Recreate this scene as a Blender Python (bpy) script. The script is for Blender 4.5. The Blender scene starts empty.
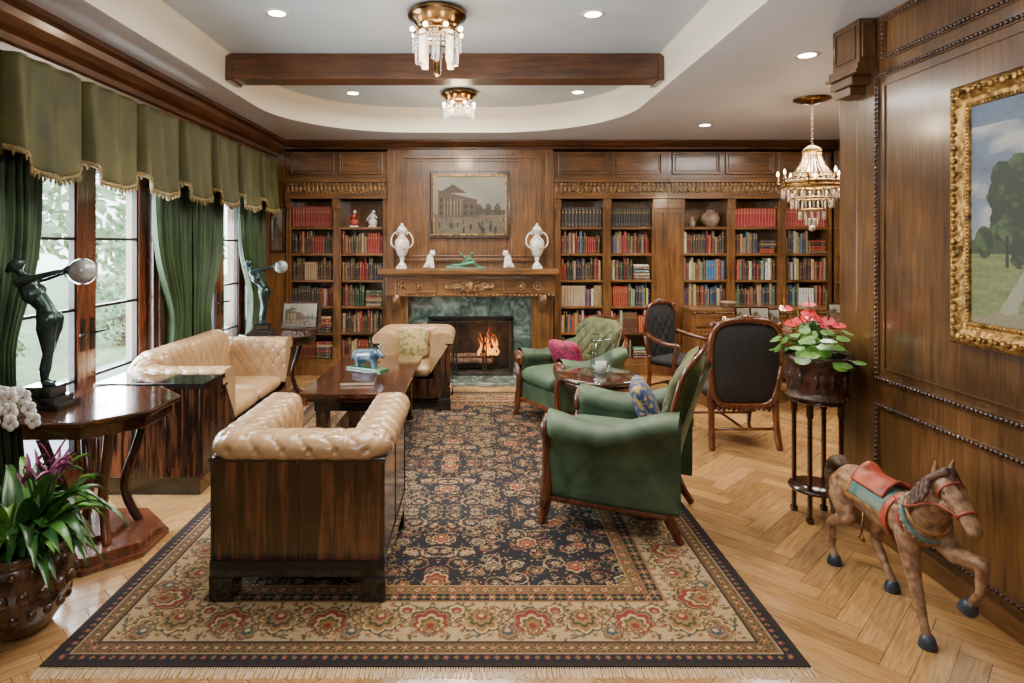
import bpy, bmesh, math, random
import numpy as np
from mathutils import Vector, Matrix, Euler
random.seed(7); rng=np.random.default_rng(3)
SC=bpy.context.scene; COL=SC.collection
pi=math.pi; sin=math.sin; cos=math.cos
# ------------------------------------------------------------ materials
def newmat(name):
    m=bpy.data.materials.new(name); m.use_nodes=True
    nt=m.node_tree; b=nt.nodes['Principled BSDF']
    return m,nt,b
def setp(b,**k):
    for n,v in k.items():
        n=n.replace('_',' ')
        if n in b.inputs: b.inputs[n].default_value=v
def c4(c): return (c[0],c[1],c[2],1)
def pm(name,c1,c2=None,scale=5,stretch=(1,1,1),rough=.5,metal=0,bump=0,coat=0,sheen=0,detail=5,lo=.35,hi=.65,dist=0,emit=0,c3=None,trans=0,coord='Object',r2=None):
    m,nt,b=newmat(name); N=nt.nodes; L=nt.links
    setp(b,Roughness=rough,Metallic=metal,Coat_Weight=coat,Coat_Roughness=.08,Sheen_Weight=sheen,Sheen_Roughness=.4,Transmission_Weight=trans)
    c2=c2 or tuple(x*.8 for x in c1)
    tc=N.new('ShaderNodeTexCoord'); mp=N.new('ShaderNodeMapping'); nz=N.new('ShaderNodeTexNoise')
    mp.inputs['Scale'].default_value=stretch; nz.inputs['Scale'].default_value=scale; nz.inputs['Detail'].default_value=detail; nz.inputs['Distortion'].default_value=dist
    L.new(tc.outputs[coord],mp.inputs[0]); L.new(mp.outputs[0],nz.inputs['Vector'])
    cr=N.new('ShaderNodeValToRGB'); e=cr.color_ramp.elements
    e[0].position=lo; e[0].color=c4(c1); e[1].position=hi; e[1].color=c4(c2)
    if c3: x=cr.color_ramp.elements.new((lo+hi)/2); x.color=c4(c3)
    L.new(nz.outputs[0],cr.inputs[0]); L.new(cr.outputs[0],b.inputs['Base Color'])
    if sheen: b.inputs['Sheen Tint'].default_value=c4([min(1,x*3+.05) for x in c1])
    if bump:
        bp=N.new('ShaderNodeBump'); bp.inputs['Strength'].default_value=bump; bp.inputs['Distance'].default_value=.01
        L.new(nz.outputs[0],bp.inputs['Height']); L.new(bp.outputs[0],b.inputs['Normal'])
    if emit:
        L.new(cr.outputs[0],b.inputs['Emission Color']); b.inputs['Emission Strength'].default_value=emit
    return m
def wood(name,dark,light,axis='Z',rough=.32,coat=.4,scale=3.6,mott=.5,lo=.26,hi=.74):
    m,nt,b=newmat(name); N=nt.nodes; L=nt.links
    setp(b,Roughness=rough,Coat_Weight=coat,Coat_Roughness=.12)
    tc=N.new('ShaderNodeTexCoord'); mp=N.new('ShaderNodeMapping'); st=[11,11,11]; st['XYZ'.index(axis)]=.9
    mp.inputs['Scale'].default_value=st
    nz=N.new('ShaderNodeTexNoise'); nz.inputs['Scale'].default_value=scale; nz.inputs['Detail'].default_value=8; nz.inputs['Distortion'].default_value=.6
    n2=N.new('ShaderNodeTexNoise'); n2.inputs['Scale'].default_value=2.6; n2.inputs['Detail'].default_value=5
    L.new(tc.outputs['Object'],mp.inputs[0]); L.new(mp.outputs[0],nz.inputs['Vector']); L.new(tc.outputs['Object'],n2.inputs['Vector'])
    cr=N.new('ShaderNodeValToRGB'); e=cr.color_ramp.elements; e[0].position=lo; e[1].position=hi; e[0].color=c4(dark); e[1].color=c4(light)
    mx=N.new('ShaderNodeMix'); mx.data_type='RGBA'; mx.blend_type='MULTIPLY'
    cr2=N.new('ShaderNodeValToRGB'); f=cr2.color_ramp.elements; f[0].position=.3; f[1].position=.7; f[0].color=(1-mott,1-mott,1-mott,1); f[1].color=(1.2,1.17,1.12,1)
    L.new(nz.outputs[0],cr.inputs[0]); L.new(n2.outputs[0],cr2.inputs[0]); mx.inputs[0].default_value=1
    L.new(cr.outputs[0],mx.inputs[6]); L.new(cr2.outputs[0],mx.inputs[7]); L.new(mx.outputs[2],b.inputs['Base Color'])
    bp=N.new('ShaderNodeBump'); bp.inputs['Strength'].default_value=.08; bp.inputs['Distance'].default_value=.004
    L.new(nz.outputs[0],bp.inputs['Height']); L.new(bp.outputs[0],b.inputs['Normal'])
    return m
def attrmat(name,rough=.9,mult=1,bump=0,coat=0,sheen=0,grain=False):
    m,nt,b=newmat(name); N=nt.nodes; L=nt.links
    setp(b,Roughness=rough,Coat_Weight=coat,Coat_Roughness=.15,Sheen_Weight=sheen)
    at=N.new('ShaderNodeAttribute'); at.attribute_name='Col'
    nz=N.new('ShaderNodeTexNoise'); nz.inputs['Detail'].default_value=6
    mx=N.new('ShaderNodeMix'); mx.data_type='RGBA'; mx.blend_type='MULTIPLY'; mx.inputs[0].default_value=1
    cr=N.new('ShaderNodeValToRGB'); e=cr.color_ramp.elements; e[0].position=.3; e[1].position=.7
    if grain:
        uv=N.new('ShaderNodeUVMap'); mp=N.new('ShaderNodeMapping'); mp.inputs['Scale'].default_value=(1.6,22,1)
        L.new(uv.outputs[0],mp.inputs[0]); L.new(mp.outputs[0],nz.inputs['Vector']); nz.inputs['Scale'].default_value=4; nz.inputs['Distortion'].default_value=.5
        e[0].color=(.64,.60,.56,1); e[1].color=(1.15,1.15,1.15,1)
    else:
        nz.inputs['Scale'].default_value=60; e[0].color=(.8*mult,.8*mult,.8*mult,1); e[1].color=(1.1*mult,1.1*mult,1.1*mult,1)
        tc=N.new('ShaderNodeTexCoord'); L.new(tc.outputs['Object'],nz.inputs['Vector'])
    L.new(nz.outputs[0],cr.inputs[0]); L.new(at.outputs['Color'],mx.inputs[6]); L.new(cr.outputs[0],mx.inputs[7]); L.new(mx.outputs[2],b.inputs['Base Color'])
    if bump:
        bp=N.new('ShaderNodeBump'); bp.inputs['Strength'].default_value=bump; bp.inputs['Distance'].default_value=.003
        L.new(nz.outputs[0],bp.inputs['Height']); L.new(bp.outputs[0],b.inputs['Normal'])
    return m
def emis(name,c,s):
    m,nt,b=newmat(name); setp(b,Base_Color=c4(c)); b.inputs['Emission Color'].default_value=c4(c); b.inputs['Emission Strength'].default_value=s; return m
def glassm(name,c=(1,1,1),rough=.02,thin=0,tint=(1,1,1)):
    m,nt,b=newmat(name)
    if thin:
        N=nt.nodes; L=nt.links; t=N.new('ShaderNodeBsdfTransparent'); t.inputs[0].default_value=c4(tint); g=N.new('ShaderNodeBsdfGlossy'); g.inputs['Roughness'].default_value=.03
        mx=N.new('ShaderNodeMixShader'); mx.inputs[0].default_value=thin; L.new(t.outputs[0],mx.inputs[1]); L.new(g.outputs[0],mx.inputs[2]); L.new(mx.outputs[0],N['Material Output'].inputs[0])
    else: setp(b,Base_Color=c4(c),Roughness=rough,Transmission_Weight=1,IOR=1.48)
    return m
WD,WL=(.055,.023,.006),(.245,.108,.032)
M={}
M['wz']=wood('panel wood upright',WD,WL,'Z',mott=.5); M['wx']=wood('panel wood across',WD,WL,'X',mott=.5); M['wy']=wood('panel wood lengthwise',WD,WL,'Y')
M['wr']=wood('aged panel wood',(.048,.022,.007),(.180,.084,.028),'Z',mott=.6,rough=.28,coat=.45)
M['crown']=wood('crown wood',(.040,.012,.0035),(.140,.047,.014),'Y')
M['crownx']=wood('crown wood across',(.042,.014,.0045),(.145,.051,.016),'X')
M['carve']=pm('carved gilt wood',(.38,.20,.07),(.04,.018,.006),28,rough=.36,bump=.9)
M['dark']=wood('dark walnut',(.018,.007,.004),(.065,.022,.010),'Z',rough=.2,coat=.55)
M['darkx']=wood('dark walnut across',(.018,.007,.004),(.06,.021,.010),'X',rough=.2,coat=.6)
M['ebony']=wood('macassar ebony',(.009,.0045,.003),(.15,.050,.022),'Z',rough=.16,coat=.8,scale=2.8,mott=.6,lo=.44,hi=.70)
M['ebtop']=wood('ebony table top',(.013,.005,.003),(.085,.028,.012),'Y',rough=.08,coat=1,scale=2)
M['black']=pm('black lacquer',(.006,.005,.005),(.012,.010,.009),6,rough=.12,coat=.9)
M['leather']=pm('camel leather',(.33,.195,.092),(.43,.27,.138),9,rough=.28,bump=.15,coat=.3)
M['green']=pm('green velvet',(.012,.034,.016),(.066,.110,.055),5.5,rough=.55,sheen=.7,bump=.2,lo=.3,hi=.7,dist=.8)
M['olive']=pm('olive velvet',(.030,.029,.0038),(.066,.060,.009),6,stretch=(1,1,.5),rough=.7,sheen=.45)
M['olive2']=pm('green drapery',(.008,.025,.006),(.032,.068,.020),8,stretch=(1,1,.4),rough=.6,sheen=.5)
M['oliveold']=pm('olive tufted velvet',(.042,.050,.014),(.098,.105,.034),12,rough=.6,sheen=.6)
M['trimgold']=pm('gold gimp trim',(.22,.15,.045),(.08,.055,.015),80,rough=.6,bump=.8)
M['gold']=pm('gilded frame',(.50,.29,.075),(.10,.048,.012),32,rough=.33,metal=.7,bump=.9)
M['brass']=pm('aged brass',(.32,.19,.07),(.10,.055,.025),14,rough=.22,metal=1)
M['pewter']=pm('blackened steel frame',(.085,.078,.068),(.04,.036,.03),14,rough=.32,metal=.9)
M['bronze']=pm('green bronze',(.010,.024,.024),(.045,.080,.075),9,rough=.24,metal=.6)
M['globe']=pm('frosted crackle glass',(.09,.095,.10),(.38,.38,.38),11,rough=.1,coat=.8,detail=8)
M['marble']=pm('green marble',(.042,.075,.062),(.25,.31,.27),5,rough=.12,coat=.5,dist=2.0,detail=10,c3=(.10,.148,.125))
M['blackmarble']=pm('black marble',(.006,.006,.007),(.05,.05,.05),5,rough=.1,coat=.6,dist=2,lo=.5,hi=.8)
M['iron']=pm('black iron',(.010,.009,.008),(.025,.022,.02),20,rough=.42,metal=.5)
M['soot']=pm('sooty firebrick',(.022,.017,.014),(.06,.045,.035),9,rough=.9,bump=.4)
M['porc']=pm('white porcelain',(.66,.61,.54),(.74,.70,.64),12,rough=.12,coat=.6)
M['porcp']=pm('painted porcelain',(.66,.62,.56),(.36,.16,.12),14,rough=.15,coat=.6,lo=.5,hi=.7)
M['jade']=pm('green patina',(.018,.10,.05),(.045,.18,.10),10,rough=.25,coat=.4)
M['ceil']=pm('soffit plaster',(.47,.465,.475),(.50,.495,.505),3,rough=.65)
M['ceil2']=pm('tray plaster',(.39,.43,.455),(.42,.46,.485),3,rough=.55)
M['cove']=pm('cream cove plaster',(.74,.67,.54),(.77,.70,.57),3,rough=.8)
M['blackfab']=pm('black velvet',(.004,.004,.005),(.011,.010,.012),20,rough=.7,sheen=.2)
M['redwood']=wood('red mahogany',(.045,.013,.005),(.17,.050,.019),'Z',rough=.24,coat=.5)
M['leaf']=pm('leaf green',(.05,.18,.025),(.14,.32,.055),8,rough=.33,coat=.2)
M['leafd']=pm('deep leaf green',(.012,.06,.012),(.05,.16,.03),8,rough=.33,coat=.2)
M['leafp']=pm('purple leaf',(.14,.02,.08),(.34,.07,.22),8,rough=.4)
M['white']=pm('orchid white',(.72,.70,.66),(.8,.78,.75),8,rough=.5)
M['pink']=pm('anthurium pink red',(.55,.012,.03),(.78,.05,.08),8,rough=.2,coat=.5)
M['potbrown']=pm('glazed brown pot',(.014,.007,.005),(.10,.042,.018),16,rough=.22,coat=.5,bump=.9)
M['potcarve']=pm('carved mahogany planter',(.014,.006,.004),(.080,.028,.015),24,rough=.38,bump=1,coat=.2)
M['soil']=pm('potting soil',(.02,.012,.008),(.06,.04,.025),40,rough=.95,bump=.8)
M['pages']=pm('book pages',(.40,.33,.23),(.48,.41,.30),40,rough=.9)
M['glass']=glassm('clear glass'); M['pane']=glassm('window glass',thin=.07); M['jar']=glassm('cut glass',thin=.16,tint=(.78,.85,.88))
M['bulb']=emis('lit bulb',(1,.72,.42),16)
M['spot']=emis('downlight lens',(1,.9,.75),30)
M['frost']=emis('lit glass rod',(1,.78,.55),.8)
M['hide']=pm('painted chestnut horse',(.075,.034,.018),(.38,.235,.135),30,rough=.5,bump=.45,coat=.1,detail=10,lo=.28,hi=.68,c3=(.235,.120,.058))
M['hoof']=pm('blue black hoof paint',(.012,.022,.035),(.035,.05,.07),9,rough=.4)
M['mane']=pm('carved dark mane',(.02,.011,.007),(.12,.06,.035),16,stretch=(1,1,3),rough=.55,bump=.9)
M['saddlered']=pm('worn red paint',(.42,.060,.028),(.18,.03,.018),22,rough=.45,detail=10)
M['teal']=pm('worn teal paint',(.035,.13,.14),(.18,.22,.16),24,rough=.48,detail=10)
M['ochre']=pm('worn ochre paint',(.40,.20,.05),(.14,.06,.02),26,rough=.5,detail=10)
M['fringe']=pm('cream fringe',(.38,.27,.16),(.50,.38,.25),60,rough=.95)
M['blueglaze']=pm('mottled blue glaze',(.012,.04,.09),(.12,.20,.23),12,rough=.18,coat=.6)
M['tree']=pm('garden foliage',(.12,.20,.07),(.50,.60,.38),3,rough=.9)
M['paving']=pm('pale stone paving',(.50,.50,.46),(.66,.66,.62),2,rough=.9)
M['lawn']=pm('mown lawn',(.18,.28,.10),(.32,.42,.2),6,rough=.95)
M['log']=pm('charred log',(.03,.018,.014),(.22,.13,.08),14,rough=.95,bump=.9)
M['clay']=pm('studio pottery glaze',(.15,.08,.045),(.36,.28,.2),8,rough=.4)
M['gshade']=pm('floral pillow',(.38,.28,.12),(.12,.14,.04),22,rough=.8,lo=.45,hi=.6)
M['pinkpil']=pm('crimson woven pillow',(.34,.012,.055),(.09,.012,.04),35,rough=.8,lo=.45,hi=.6)
M['bluepil']=pm('blue patterned pillow',(.014,.035,.13),(.40,.28,.06),26,rough=.7,lo=.48,hi=.62)
M['tan']=pm('tan desk leather',(.10,.04,.018),(.14,.055,.025),12,rough=.4)
m,nt,b=newmat('flame'); N=nt.nodes;L=nt.links
tc=N.new('ShaderNodeTexCoord'); sx=N.new('ShaderNodeSeparateXYZ'); cr=N.new('ShaderNodeValToRGB'); em=N.new('ShaderNodeEmission')
L.new(tc.outputs['Generated'],sx.inputs[0]); L.new(sx.outputs[2],cr.inputs[0]); L.new(cr.outputs[0],em.inputs[0])
e=cr.color_ramp.elements; e[0].color=(1,.42,.08,1); e[1].color=(1,.10,.01,1); em.inputs[1].default_value=3; L.new(em.outputs[0],N['Material Output'].inputs[0]); M['flame']=m
m,nt,b=newmat('book cloth'); oi=nt.nodes.new('ShaderNodeObjectInfo'); nt.links.new(oi.outputs['Color'],b.inputs['Base Color']); setp(b,Roughness=.5); M['book']=m
M['attr']=attrmat('printed book cloth',.5); M['rug']=attrmat('knotted wool',1.0,bump=.3); M['floor']=attrmat('oak parquet',.18,coat=.55,grain=True,bump=.1); M['paint']=attrmat('oil paint',.5,mult=.62,bump=.3)
# ------------------------------------------------------------ geometry
class G:
    def __init__(s): s.v=[];s.f=[];s.m=[];s.s=[]
    def add(s,vf,T=None,mi=0,sm=False):
        vs,fs=vf; o=len(s.v)
        if T is not None: vs=[T@Vector(v) for v in vs]
        s.v+= [tuple(v) for v in vs]
        for f in fs: s.f.append([i+o for i in f]); s.m.append(mi); s.s.append(sm)
        return s
    def box(s,x0,x1,y0,y1,z0,z1,mi=0,T=None):
        v=[(x,y,z) for z in(z0,z1) for y in(y0,y1) for x in(x0,x1)]
        return s.add((v,[(0,2,3,1),(4,5,7,6),(0,1,5,4),(2,6,7,3),(0,4,6,2),(1,3,7,5)]),T,mi)
def Tr(x,y,z,rx=0,ry=0,rz=0,s=(1,1,1)):
    return Matrix.Translation((x,y,z))@Euler((rx,ry,rz)).to_matrix().to_4x4()@Matrix.Diagonal((s[0],s[1],s[2],1))
def surf(fn,nu,nv,cu=False,cv=False):
    v=[];f=[]
    for i in range(nu):
        for j in range(nv): v.append(fn(i/(nu if cu else nu-1), j/(nv if cv else nv-1)))
    for i in range(nu if cu else nu-1):
        for j in range(nv if cv else nv-1):
            a=i*nv+j; b=((i+1)%nu)*nv+j; c=((i+1)%nu)*nv+(j+1)%nv; d=i*nv+(j+1)%nv; f.append((a,b,c,d))
    return v,f
def lathe(pr,n=24,mod=None,caps=True):
    v=[];f=[];k=len(pr)
    for i in range(n):
        a=2*pi*i/n
        for j,(r,z) in enumerate(pr):
            q=r*(mod(a,z) if mod else 1); v.append((q*cos(a),q*sin(a),z))
    for i in range(n):
        for j in range(k-1):
            a=i*k+j; b=((i+1)%n)*k+j; f.append((a,b,b+1,a+1))
    if caps: f.append([i*k for i in range(n)][::-1]); f.append([i*k+k-1 for i in range(n)])
    return v,f
def sph(c,r,n=12,m=8):
    r=r if hasattr(r,'__len__') else (r,r,r)
    v=[(c[0],c[1],c[2]-r[2])];f=[]
    for j in range(1,m):
        t=pi*j/m-pi/2
        for i in range(n): a=2*pi*i/n; v.append((c[0]+r[0]*cos(t)*cos(a),c[1]+r[1]*cos(t)*sin(a),c[2]+r[2]*sin(t)))
    v.append((c[0],c[1],c[2]+r[2])); e=len(v)-1
    for i in range(n):
        f.append((0,1+(i+1)%n,1+i)); f.append((e,1+(m-2)*n+i,1+(m-2)*n+(i+1)%n))
    for j in range(m-2):
        for i in range(n):
            a=1+j*n+i;b=1+j*n+(i+1)%n; f.append((a,b,b+n,a+n))
    return v,f
def tube(path,rad,n=8,flat=1):
    P=[Vector(p) for p in path]; R=rad if hasattr(rad,'__len__') else [rad]*len(P)
    if len(R)<len(P): R=list(R)+[R[-1]]*(len(P)-len(R))
    v=[];f=[];up=Vector((.12,.05,1)).normalized(); prev=None
    for i,p in enumerate(P):
        t=(P[min(i+1,len(P)-1)]-P[max(i-1,0)]).normalized()
        if prev is None: x=t.cross(up); x=x if x.length>.1 else t.cross(Vector((1,0,0)))
        else: x=prev-t*prev.dot(t)
        x.normalize(); prev=x; y=t.cross(x)
        for k in range(n): a=2*pi*k/n; v.append(p+R[i]*(cos(a)*x+flat*sin(a)*y))
    for i in range(len(P)-1):
        for k in range(n): a=i*n+k;b=i*n+(k+1)%n; f.append((a,b,b+n,a+n))
    f.append(list(range(n))[::-1]); f.append([(len(P)-1)*n+k for k in range(n)])
    return v,f
def cap(p,q,r0,r1,n=12):
    p=Vector(p);q=Vector(q);d=(q-p); l=max(d.length,1e-5)
    path=[];R=[]
    for k in range(5): a=pi/2*k/4; path.append(p-d/l*r0*cos(a)); R.append(max(r0*sin(a),r0*.03))
    path2=[];R2=[]
    for k in range(5): a=pi/2*k/4; path2.append(q+d/l*r1*sin(a)); R2.append(max(r1*cos(a),r1*.03))
    return tube(path+path2,R+R2,n)
def bez(pts,n=10):
    P=[Vector(p) for p in pts]; out=[]; Q=[P[0]]+P+[P[-1]]
    for i in range(1,len(Q)-2):
        for k in range(n):
            t=k/n; a,b,c,d=Q[i-1],Q[i],Q[i+1],Q[i+2]
            out.append(.5*((2*b)+(c-a)*t+(2*a-5*b+4*c-d)*t*t+(-a+3*b-3*c+d)*t**3))
    out.append(P[-1]); return out
def prism(poly,z0,z1):
    n=len(poly); v=[(x,y,z0) for x,y in poly]+[(x,y,z1) for x,y in poly]
    f=[list(range(n))[::-1],list(range(n,2*n))]+[(i,(i+1)%n,n+(i+1)%n,n+i) for i in range(n)]
    return v,f
def sweep(prof,axis,a0,a1):
    n=len(prof)
    mk_=(lambda p,q,a:(p,a,q)) if axis=='Y' else (lambda p,q,a:(a,p,q))
    v=[mk_(p,q,a0) for p,q in prof]+[mk_(p,q,a1) for p,q in prof]
    return v,[(i,(i+1)%n,n+(i+1)%n,n+i) for i in range(n)]+[list(range(n))[::-1],list(range(n,2*n))]
def sgn(x): return 1 if x>=0 else -1
def cushion(w,d,h,e=.35,n=28,m=12,pinch=0):
    def fn(u,v):
        a=2*pi*u; t=-pi/2+pi*v; ct=max(cos(t),0)**.6
        x=sgn(cos(a))*abs(cos(a))**e; y=sgn(sin(a))*abs(sin(a))**e
        rr=1+pinch*(abs(x*y))
        th=h/2*sgn(sin(t))*abs(sin(t))**.8
        return (w/2*ct*x*rr, d/2*ct*y*rr, th*(1-.5*pinch*4*(abs(x*y))**2*ct))
    return surf(fn,n,m,True)
def link(o): COL.objects.link(o); return o
def mk(name,g,mats,parent=None,loc=(0,0,0),rot=(0,0,0),bev=0,label=None,cat=None,kind=None,group=None,vox=0,smooth=0,seg=2):
    me=bpy.data.meshes.new(name); me.from_pydata([tuple(v) for v in g.v],[],g.f)
    mats=mats if isinstance(mats,(list,tuple)) else [mats]
    for q in mats: me.materials.append(M[q] if isinstance(q,str) else q)
    me.polygons.foreach_set('material_index',g.m); me.polygons.foreach_set('use_smooth',g.s)
    bm=bmesh.new(); bm.from_mesh(me); bmesh.ops.recalc_face_normals(bm,faces=bm.faces); bm.to_mesh(me); bm.free()
    me.update(); o=bpy.data.objects.new(name,me); o.location=loc; o.rotation_euler=rot; link(o)
    if parent: o.parent=parent
    if bev: b=o.modifiers.new('b','BEVEL'); b.width=bev; b.segments=seg; b.limit_method='ANGLE'; b.angle_limit=.7
    if vox:
        r=o.modifiers.new('r','REMESH'); r.mode='VOXEL'; r.voxel_size=vox; r.use_smooth_shade=True
        if smooth: s=o.modifiers.new('s','SMOOTH'); s.factor=.5; s.iterations=smooth
    tag(o,label,cat,kind,group); return o
def tag(o,label=None,cat=None,kind=None,group=None):
    if label:o['label']=label
    if cat:o['category']=cat
    if kind:o['kind']=kind
    if group:o['group']=group
def thing(name,label,cat,loc=(0,0,0),rz=0,group=None):
    e=bpy.data.objects.new(name,None); e.empty_display_size=.1; e.location=loc; e.rotation_euler=(0,0,rz); link(e); tag(e,label,cat,None,group); return e
def dup(root,loc,rz=None,label=None,scale=None):
    def cp(o,par):
        n=o.copy(); COL.objects.link(n)
        if par: n.parent=par
        for c in list(o.children): cp(c,n)
        return n
    n=cp(root,None); n.location=loc
    if rz is not None: n.rotation_euler=(0,0,rz)
    if label: n['label']=label
    if scale: n.scale=(scale,)*3
    return n
def setcol(o,cols,domain='POINT'):
    a=o.data.color_attributes.new('Col','FLOAT_COLOR',domain)
    c=np.ones((len(cols),4),dtype=np.float32); c[:,:3]=cols; a.data.foreach_set('color',c.ravel())
S=dict(kind='structure')
H=1.65
def X(px,d): return (px-478)*d/620
def Z(py,d): return H-(py-243)*d/620
# ------------------------------------------------------------ floor
def build_floor():
    W=.105;n=5; x0,x1,y0,y1=-2.75,4.75,-2.6,8.35
    vs=[];fs=[];cols=[];uvs=[]
    c=s=math.sqrt(.5)
    def plank(px,py,w,h,horiz):
        g=.008
        pts=[(px+g,py+g),(px+w-g,py+g),(px+w-g,py+h-g),(px+g,py+h-g)]
        q=[((a*c-b*s)*W+.9,(a*s+b*c)*W+2.5) for a,b in pts]
        if max(a for a,b in q)<x0 or min(a for a,b in q)>x1 or max(b for a,b in q)<y0 or min(b for a,b in q)>y1: return
        k=len(vs); vs.extend([(a,b,0) for a,b in q]); fs.append((k,k+1,k+2,k+3))
        t=random.random(); base=np.array([.41,.232,.095])*(.70+.48*t); base[2]*=(.85+.2*random.random()); cols.extend([base]*4)
        ou,ov=random.random()*9,random.random()*9
        L=n*W
        if horiz: uvs.extend([(ou,ov),(ou+L,ov),(ou+L,ov+W),(ou,ov+W)])
        else: uvs.extend([(ou,ov+W),(ou,ov),(ou+L,ov),(ou+L,ov+W)])
    for i in range(-110,130):
        for r in range(-14,15):
            plank(i+2*n*r,i,n,1,True); plank(i+2*n*r,i+1,1,n,False)
    me=bpy.data.meshes.new('floor'); me.from_pydata(vs,[],fs)
    a=me.color_attributes.new('Col','FLOAT_COLOR','CORNER'); cc=np.ones((len(cols),4),dtype=np.float32); cc[:,:3]=np.array(cols); a.data.foreach_set('color',cc.ravel())
    uv=me.uv_layers.new(name='UVMap'); uv.data.foreach_set('uv',np.array(uvs,dtype=np.float32).ravel())
    bm=bmesh.new(); bm.from_mesh(me)
    for co,no in(((x0,0,0),(-1,0,0)),((x1,0,0),(1,0,0)),((0,y0,0),(0,-1,0)),((0,y1,0),(0,1,0))):
        bmesh.ops.bisect_plane(bm,geom=bm.verts[:]+bm.edges[:]+bm.faces[:],plane_co=co,plane_no=no,clear_outer=True)
    q=[bm.verts.new(p) for p in((x0,y0,-.002),(x1,y0,-.002),(x1,y1,-.002),(x0,y1,-.002))]; f1=bm.faces.new(q); f1.material_index=1
    q2=[bm.verts.new((p.co.x,p.co.y,-.1)) for p in q]; f2=bm.faces.new(q2[::-1]); f2.material_index=1
    for k in range(4): bm.faces.new((q[k],q2[k],q2[(k+1)%4],q[(k+1)%4])).material_index=1
    bm.to_mesh(me); bm.free(); me.materials.append(M['floor']); me.materials.append(M['dark'])
    o=link(bpy.data.objects.new('floor',me)); tag(o,'light oak herringbone parquet floor','floor','structure')
build_floor()
# ------------------------------------------------------------ walls
LX=-2.6; RX=2.25; BX=4.62; CZ=2.92; TZ=3.2; FY=7.75
doorA=(3.42,5.02,2.32); winB=(5.75,7.05,2.32)
g=G()
g.box(LX-.25,LX,-2.6,doorA[0],0,CZ+.4).box(LX-.25,LX,doorA[1],winB[0],0,CZ+.4).box(LX-.25,LX,winB[1],8.3,0,CZ+.4)
g.box(LX-.25,LX,doorA[0],doorA[1],2.32,CZ+.4).box(LX-.25,LX,winB[0],winB[1],2.32,CZ+.4)
mk('wall_left',g,'wz',label='walnut panelled wall with tall garden openings',cat='wall',**S)
g=G().box(LX-.25,BX+.25,8.1,8.4,0,CZ+.4).box(LX,-2.41,7.76,8.1,0,CZ); mk('wall_back',g,'wz',label='walnut panelled wall behind fireplace and bookcases',cat='wall',**S)
g=G().box(LX-.25,BX+.25,-2.8,-2.6,0,CZ+.4); mk('wall_front',g,'wz',label='plain walnut wall closing the room',cat='wall',**S)
g=G().box(BX,BX+.25,-2.6,8.3,0,CZ+.4); mk('wall_far_right',g,'wz',label='walnut wall of the desk alcove',cat='wall',**S)
g=G().box(RX,RX+.18,-2.6,3.68,0,CZ)
def panel_yz(g,x,y0,y1,z0,z1,sg=-1,mo=.045,th=.018):
    for a,b,c,d in((y0,y1,z0,z0+mo),(y0,y1,z1-mo,z1),(y0,y0+mo,z0+mo,z1-mo),(y1-mo,y1,z0+mo,z1-mo)):
        g.box(min(x,x+sg*th),max(x,x+sg*th),a,b,c,d)
def beads_yz(g,x,y0,y1,z0,z1,r=.0125,st=.026,mi=1):
    ny=int((y1-y0)/st); nz=int((z1-z0)/st)
    for k in range(ny+1):
        y=y0+(y1-y0)*k/ny
        for z in(z0,z1): g.add(sph((x,y,z),r,6,4),None,mi,True)
    for k in range(1,nz):
        z=z0+(z1-z0)*k/nz
        for y in(y0,y1): g.add(sph((x,y,z),r,6,4),None,mi,True)
for (a,b) in((1.35,3.5),(-.95,1.2)):
    panel_yz(g,RX,a,b,.88,2.60,mo=.03,th=.012); beads_yz(g,RX-.012,a+.015,b-.015,.895,2.585)
    panel_yz(g,RX,a+.07,b-.07,.95,2.53,mo=.008,th=.008)
    panel_yz(g,RX,a,b,.13,.76,mo=.03,th=.012); beads_yz(g,RX-.012,a+.015,b-.015,.145,.745)
for (a,b) in((1.35,3.44),(-.95,1.2)):
    panel_yz(g,RX,a,b,2.66,2.9,mo=.03,th=.012); beads_yz(g,RX-.012,a+.015,b-.015,2.675,2.885)
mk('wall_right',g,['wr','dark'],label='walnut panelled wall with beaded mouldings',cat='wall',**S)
g=G().box(2.15,2.43,3.50,3.76,2.67,CZ)
g.box(2.13,2.45,3.485,3.77,2.63,2.67).box(2.115,2.47,3.475,3.78,2.61,2.63).box(2.14,2.44,3.55,3.77,2.56,2.61).box(2.16,2.43,3.60,3.76,2.51,2.56)
panel_yz(g,2.15,3.53,3.73,2.70,2.89,mo=.010,th=.008)
for a,b,c,d in((2.165,2.235,2.70,2.708),(2.165,2.235,2.882,2.89),(2.165,2.173,2.708,2.882),(2.227,2.235,2.708,2.882)): g.box(a,b,3.49,3.50,c,d)
g.box(2.25,2.43,3.68,3.86,0,2.9)
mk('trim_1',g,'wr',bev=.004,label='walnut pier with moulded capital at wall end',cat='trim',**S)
g=G().box(RX-.02,RX,-2.6,3.68,0,.09); mk('baseboard_right',g,'wy',bev=.004,label='low walnut baseboard',cat='baseboard',**S)
g=G().box(LX,LX+.02,-2.6,doorA[0]-.1,0,.16).box(LX,LX+.02,doorA[1]+.1,winB[0]-.1,0,.16).box(LX,LX+.02,winB[1]+.1,7.74,0,.16); mk('baseboard_left',g,'wy',bev=.004,label='walnut baseboard below curtains',cat='baseboard',**S)
cp=[(LX,2.92),(LX+.24,2.92),(LX+.24,2.885),(LX+.20,2.87),(LX+.19,2.83),(LX+.15,2.79),(LX+.11,2.765),(LX+.10,2.73),(LX+.07,2.72),(LX+.065,2.675),(LX+.09,2.665),(LX+.09,2.64),(LX,2.63)]
mk('trim_2',G().add(sweep(cp,'Y',-2.6,8.1)),'crown',label='deep mahogany crown moulding',cat='trim',**S)
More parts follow.
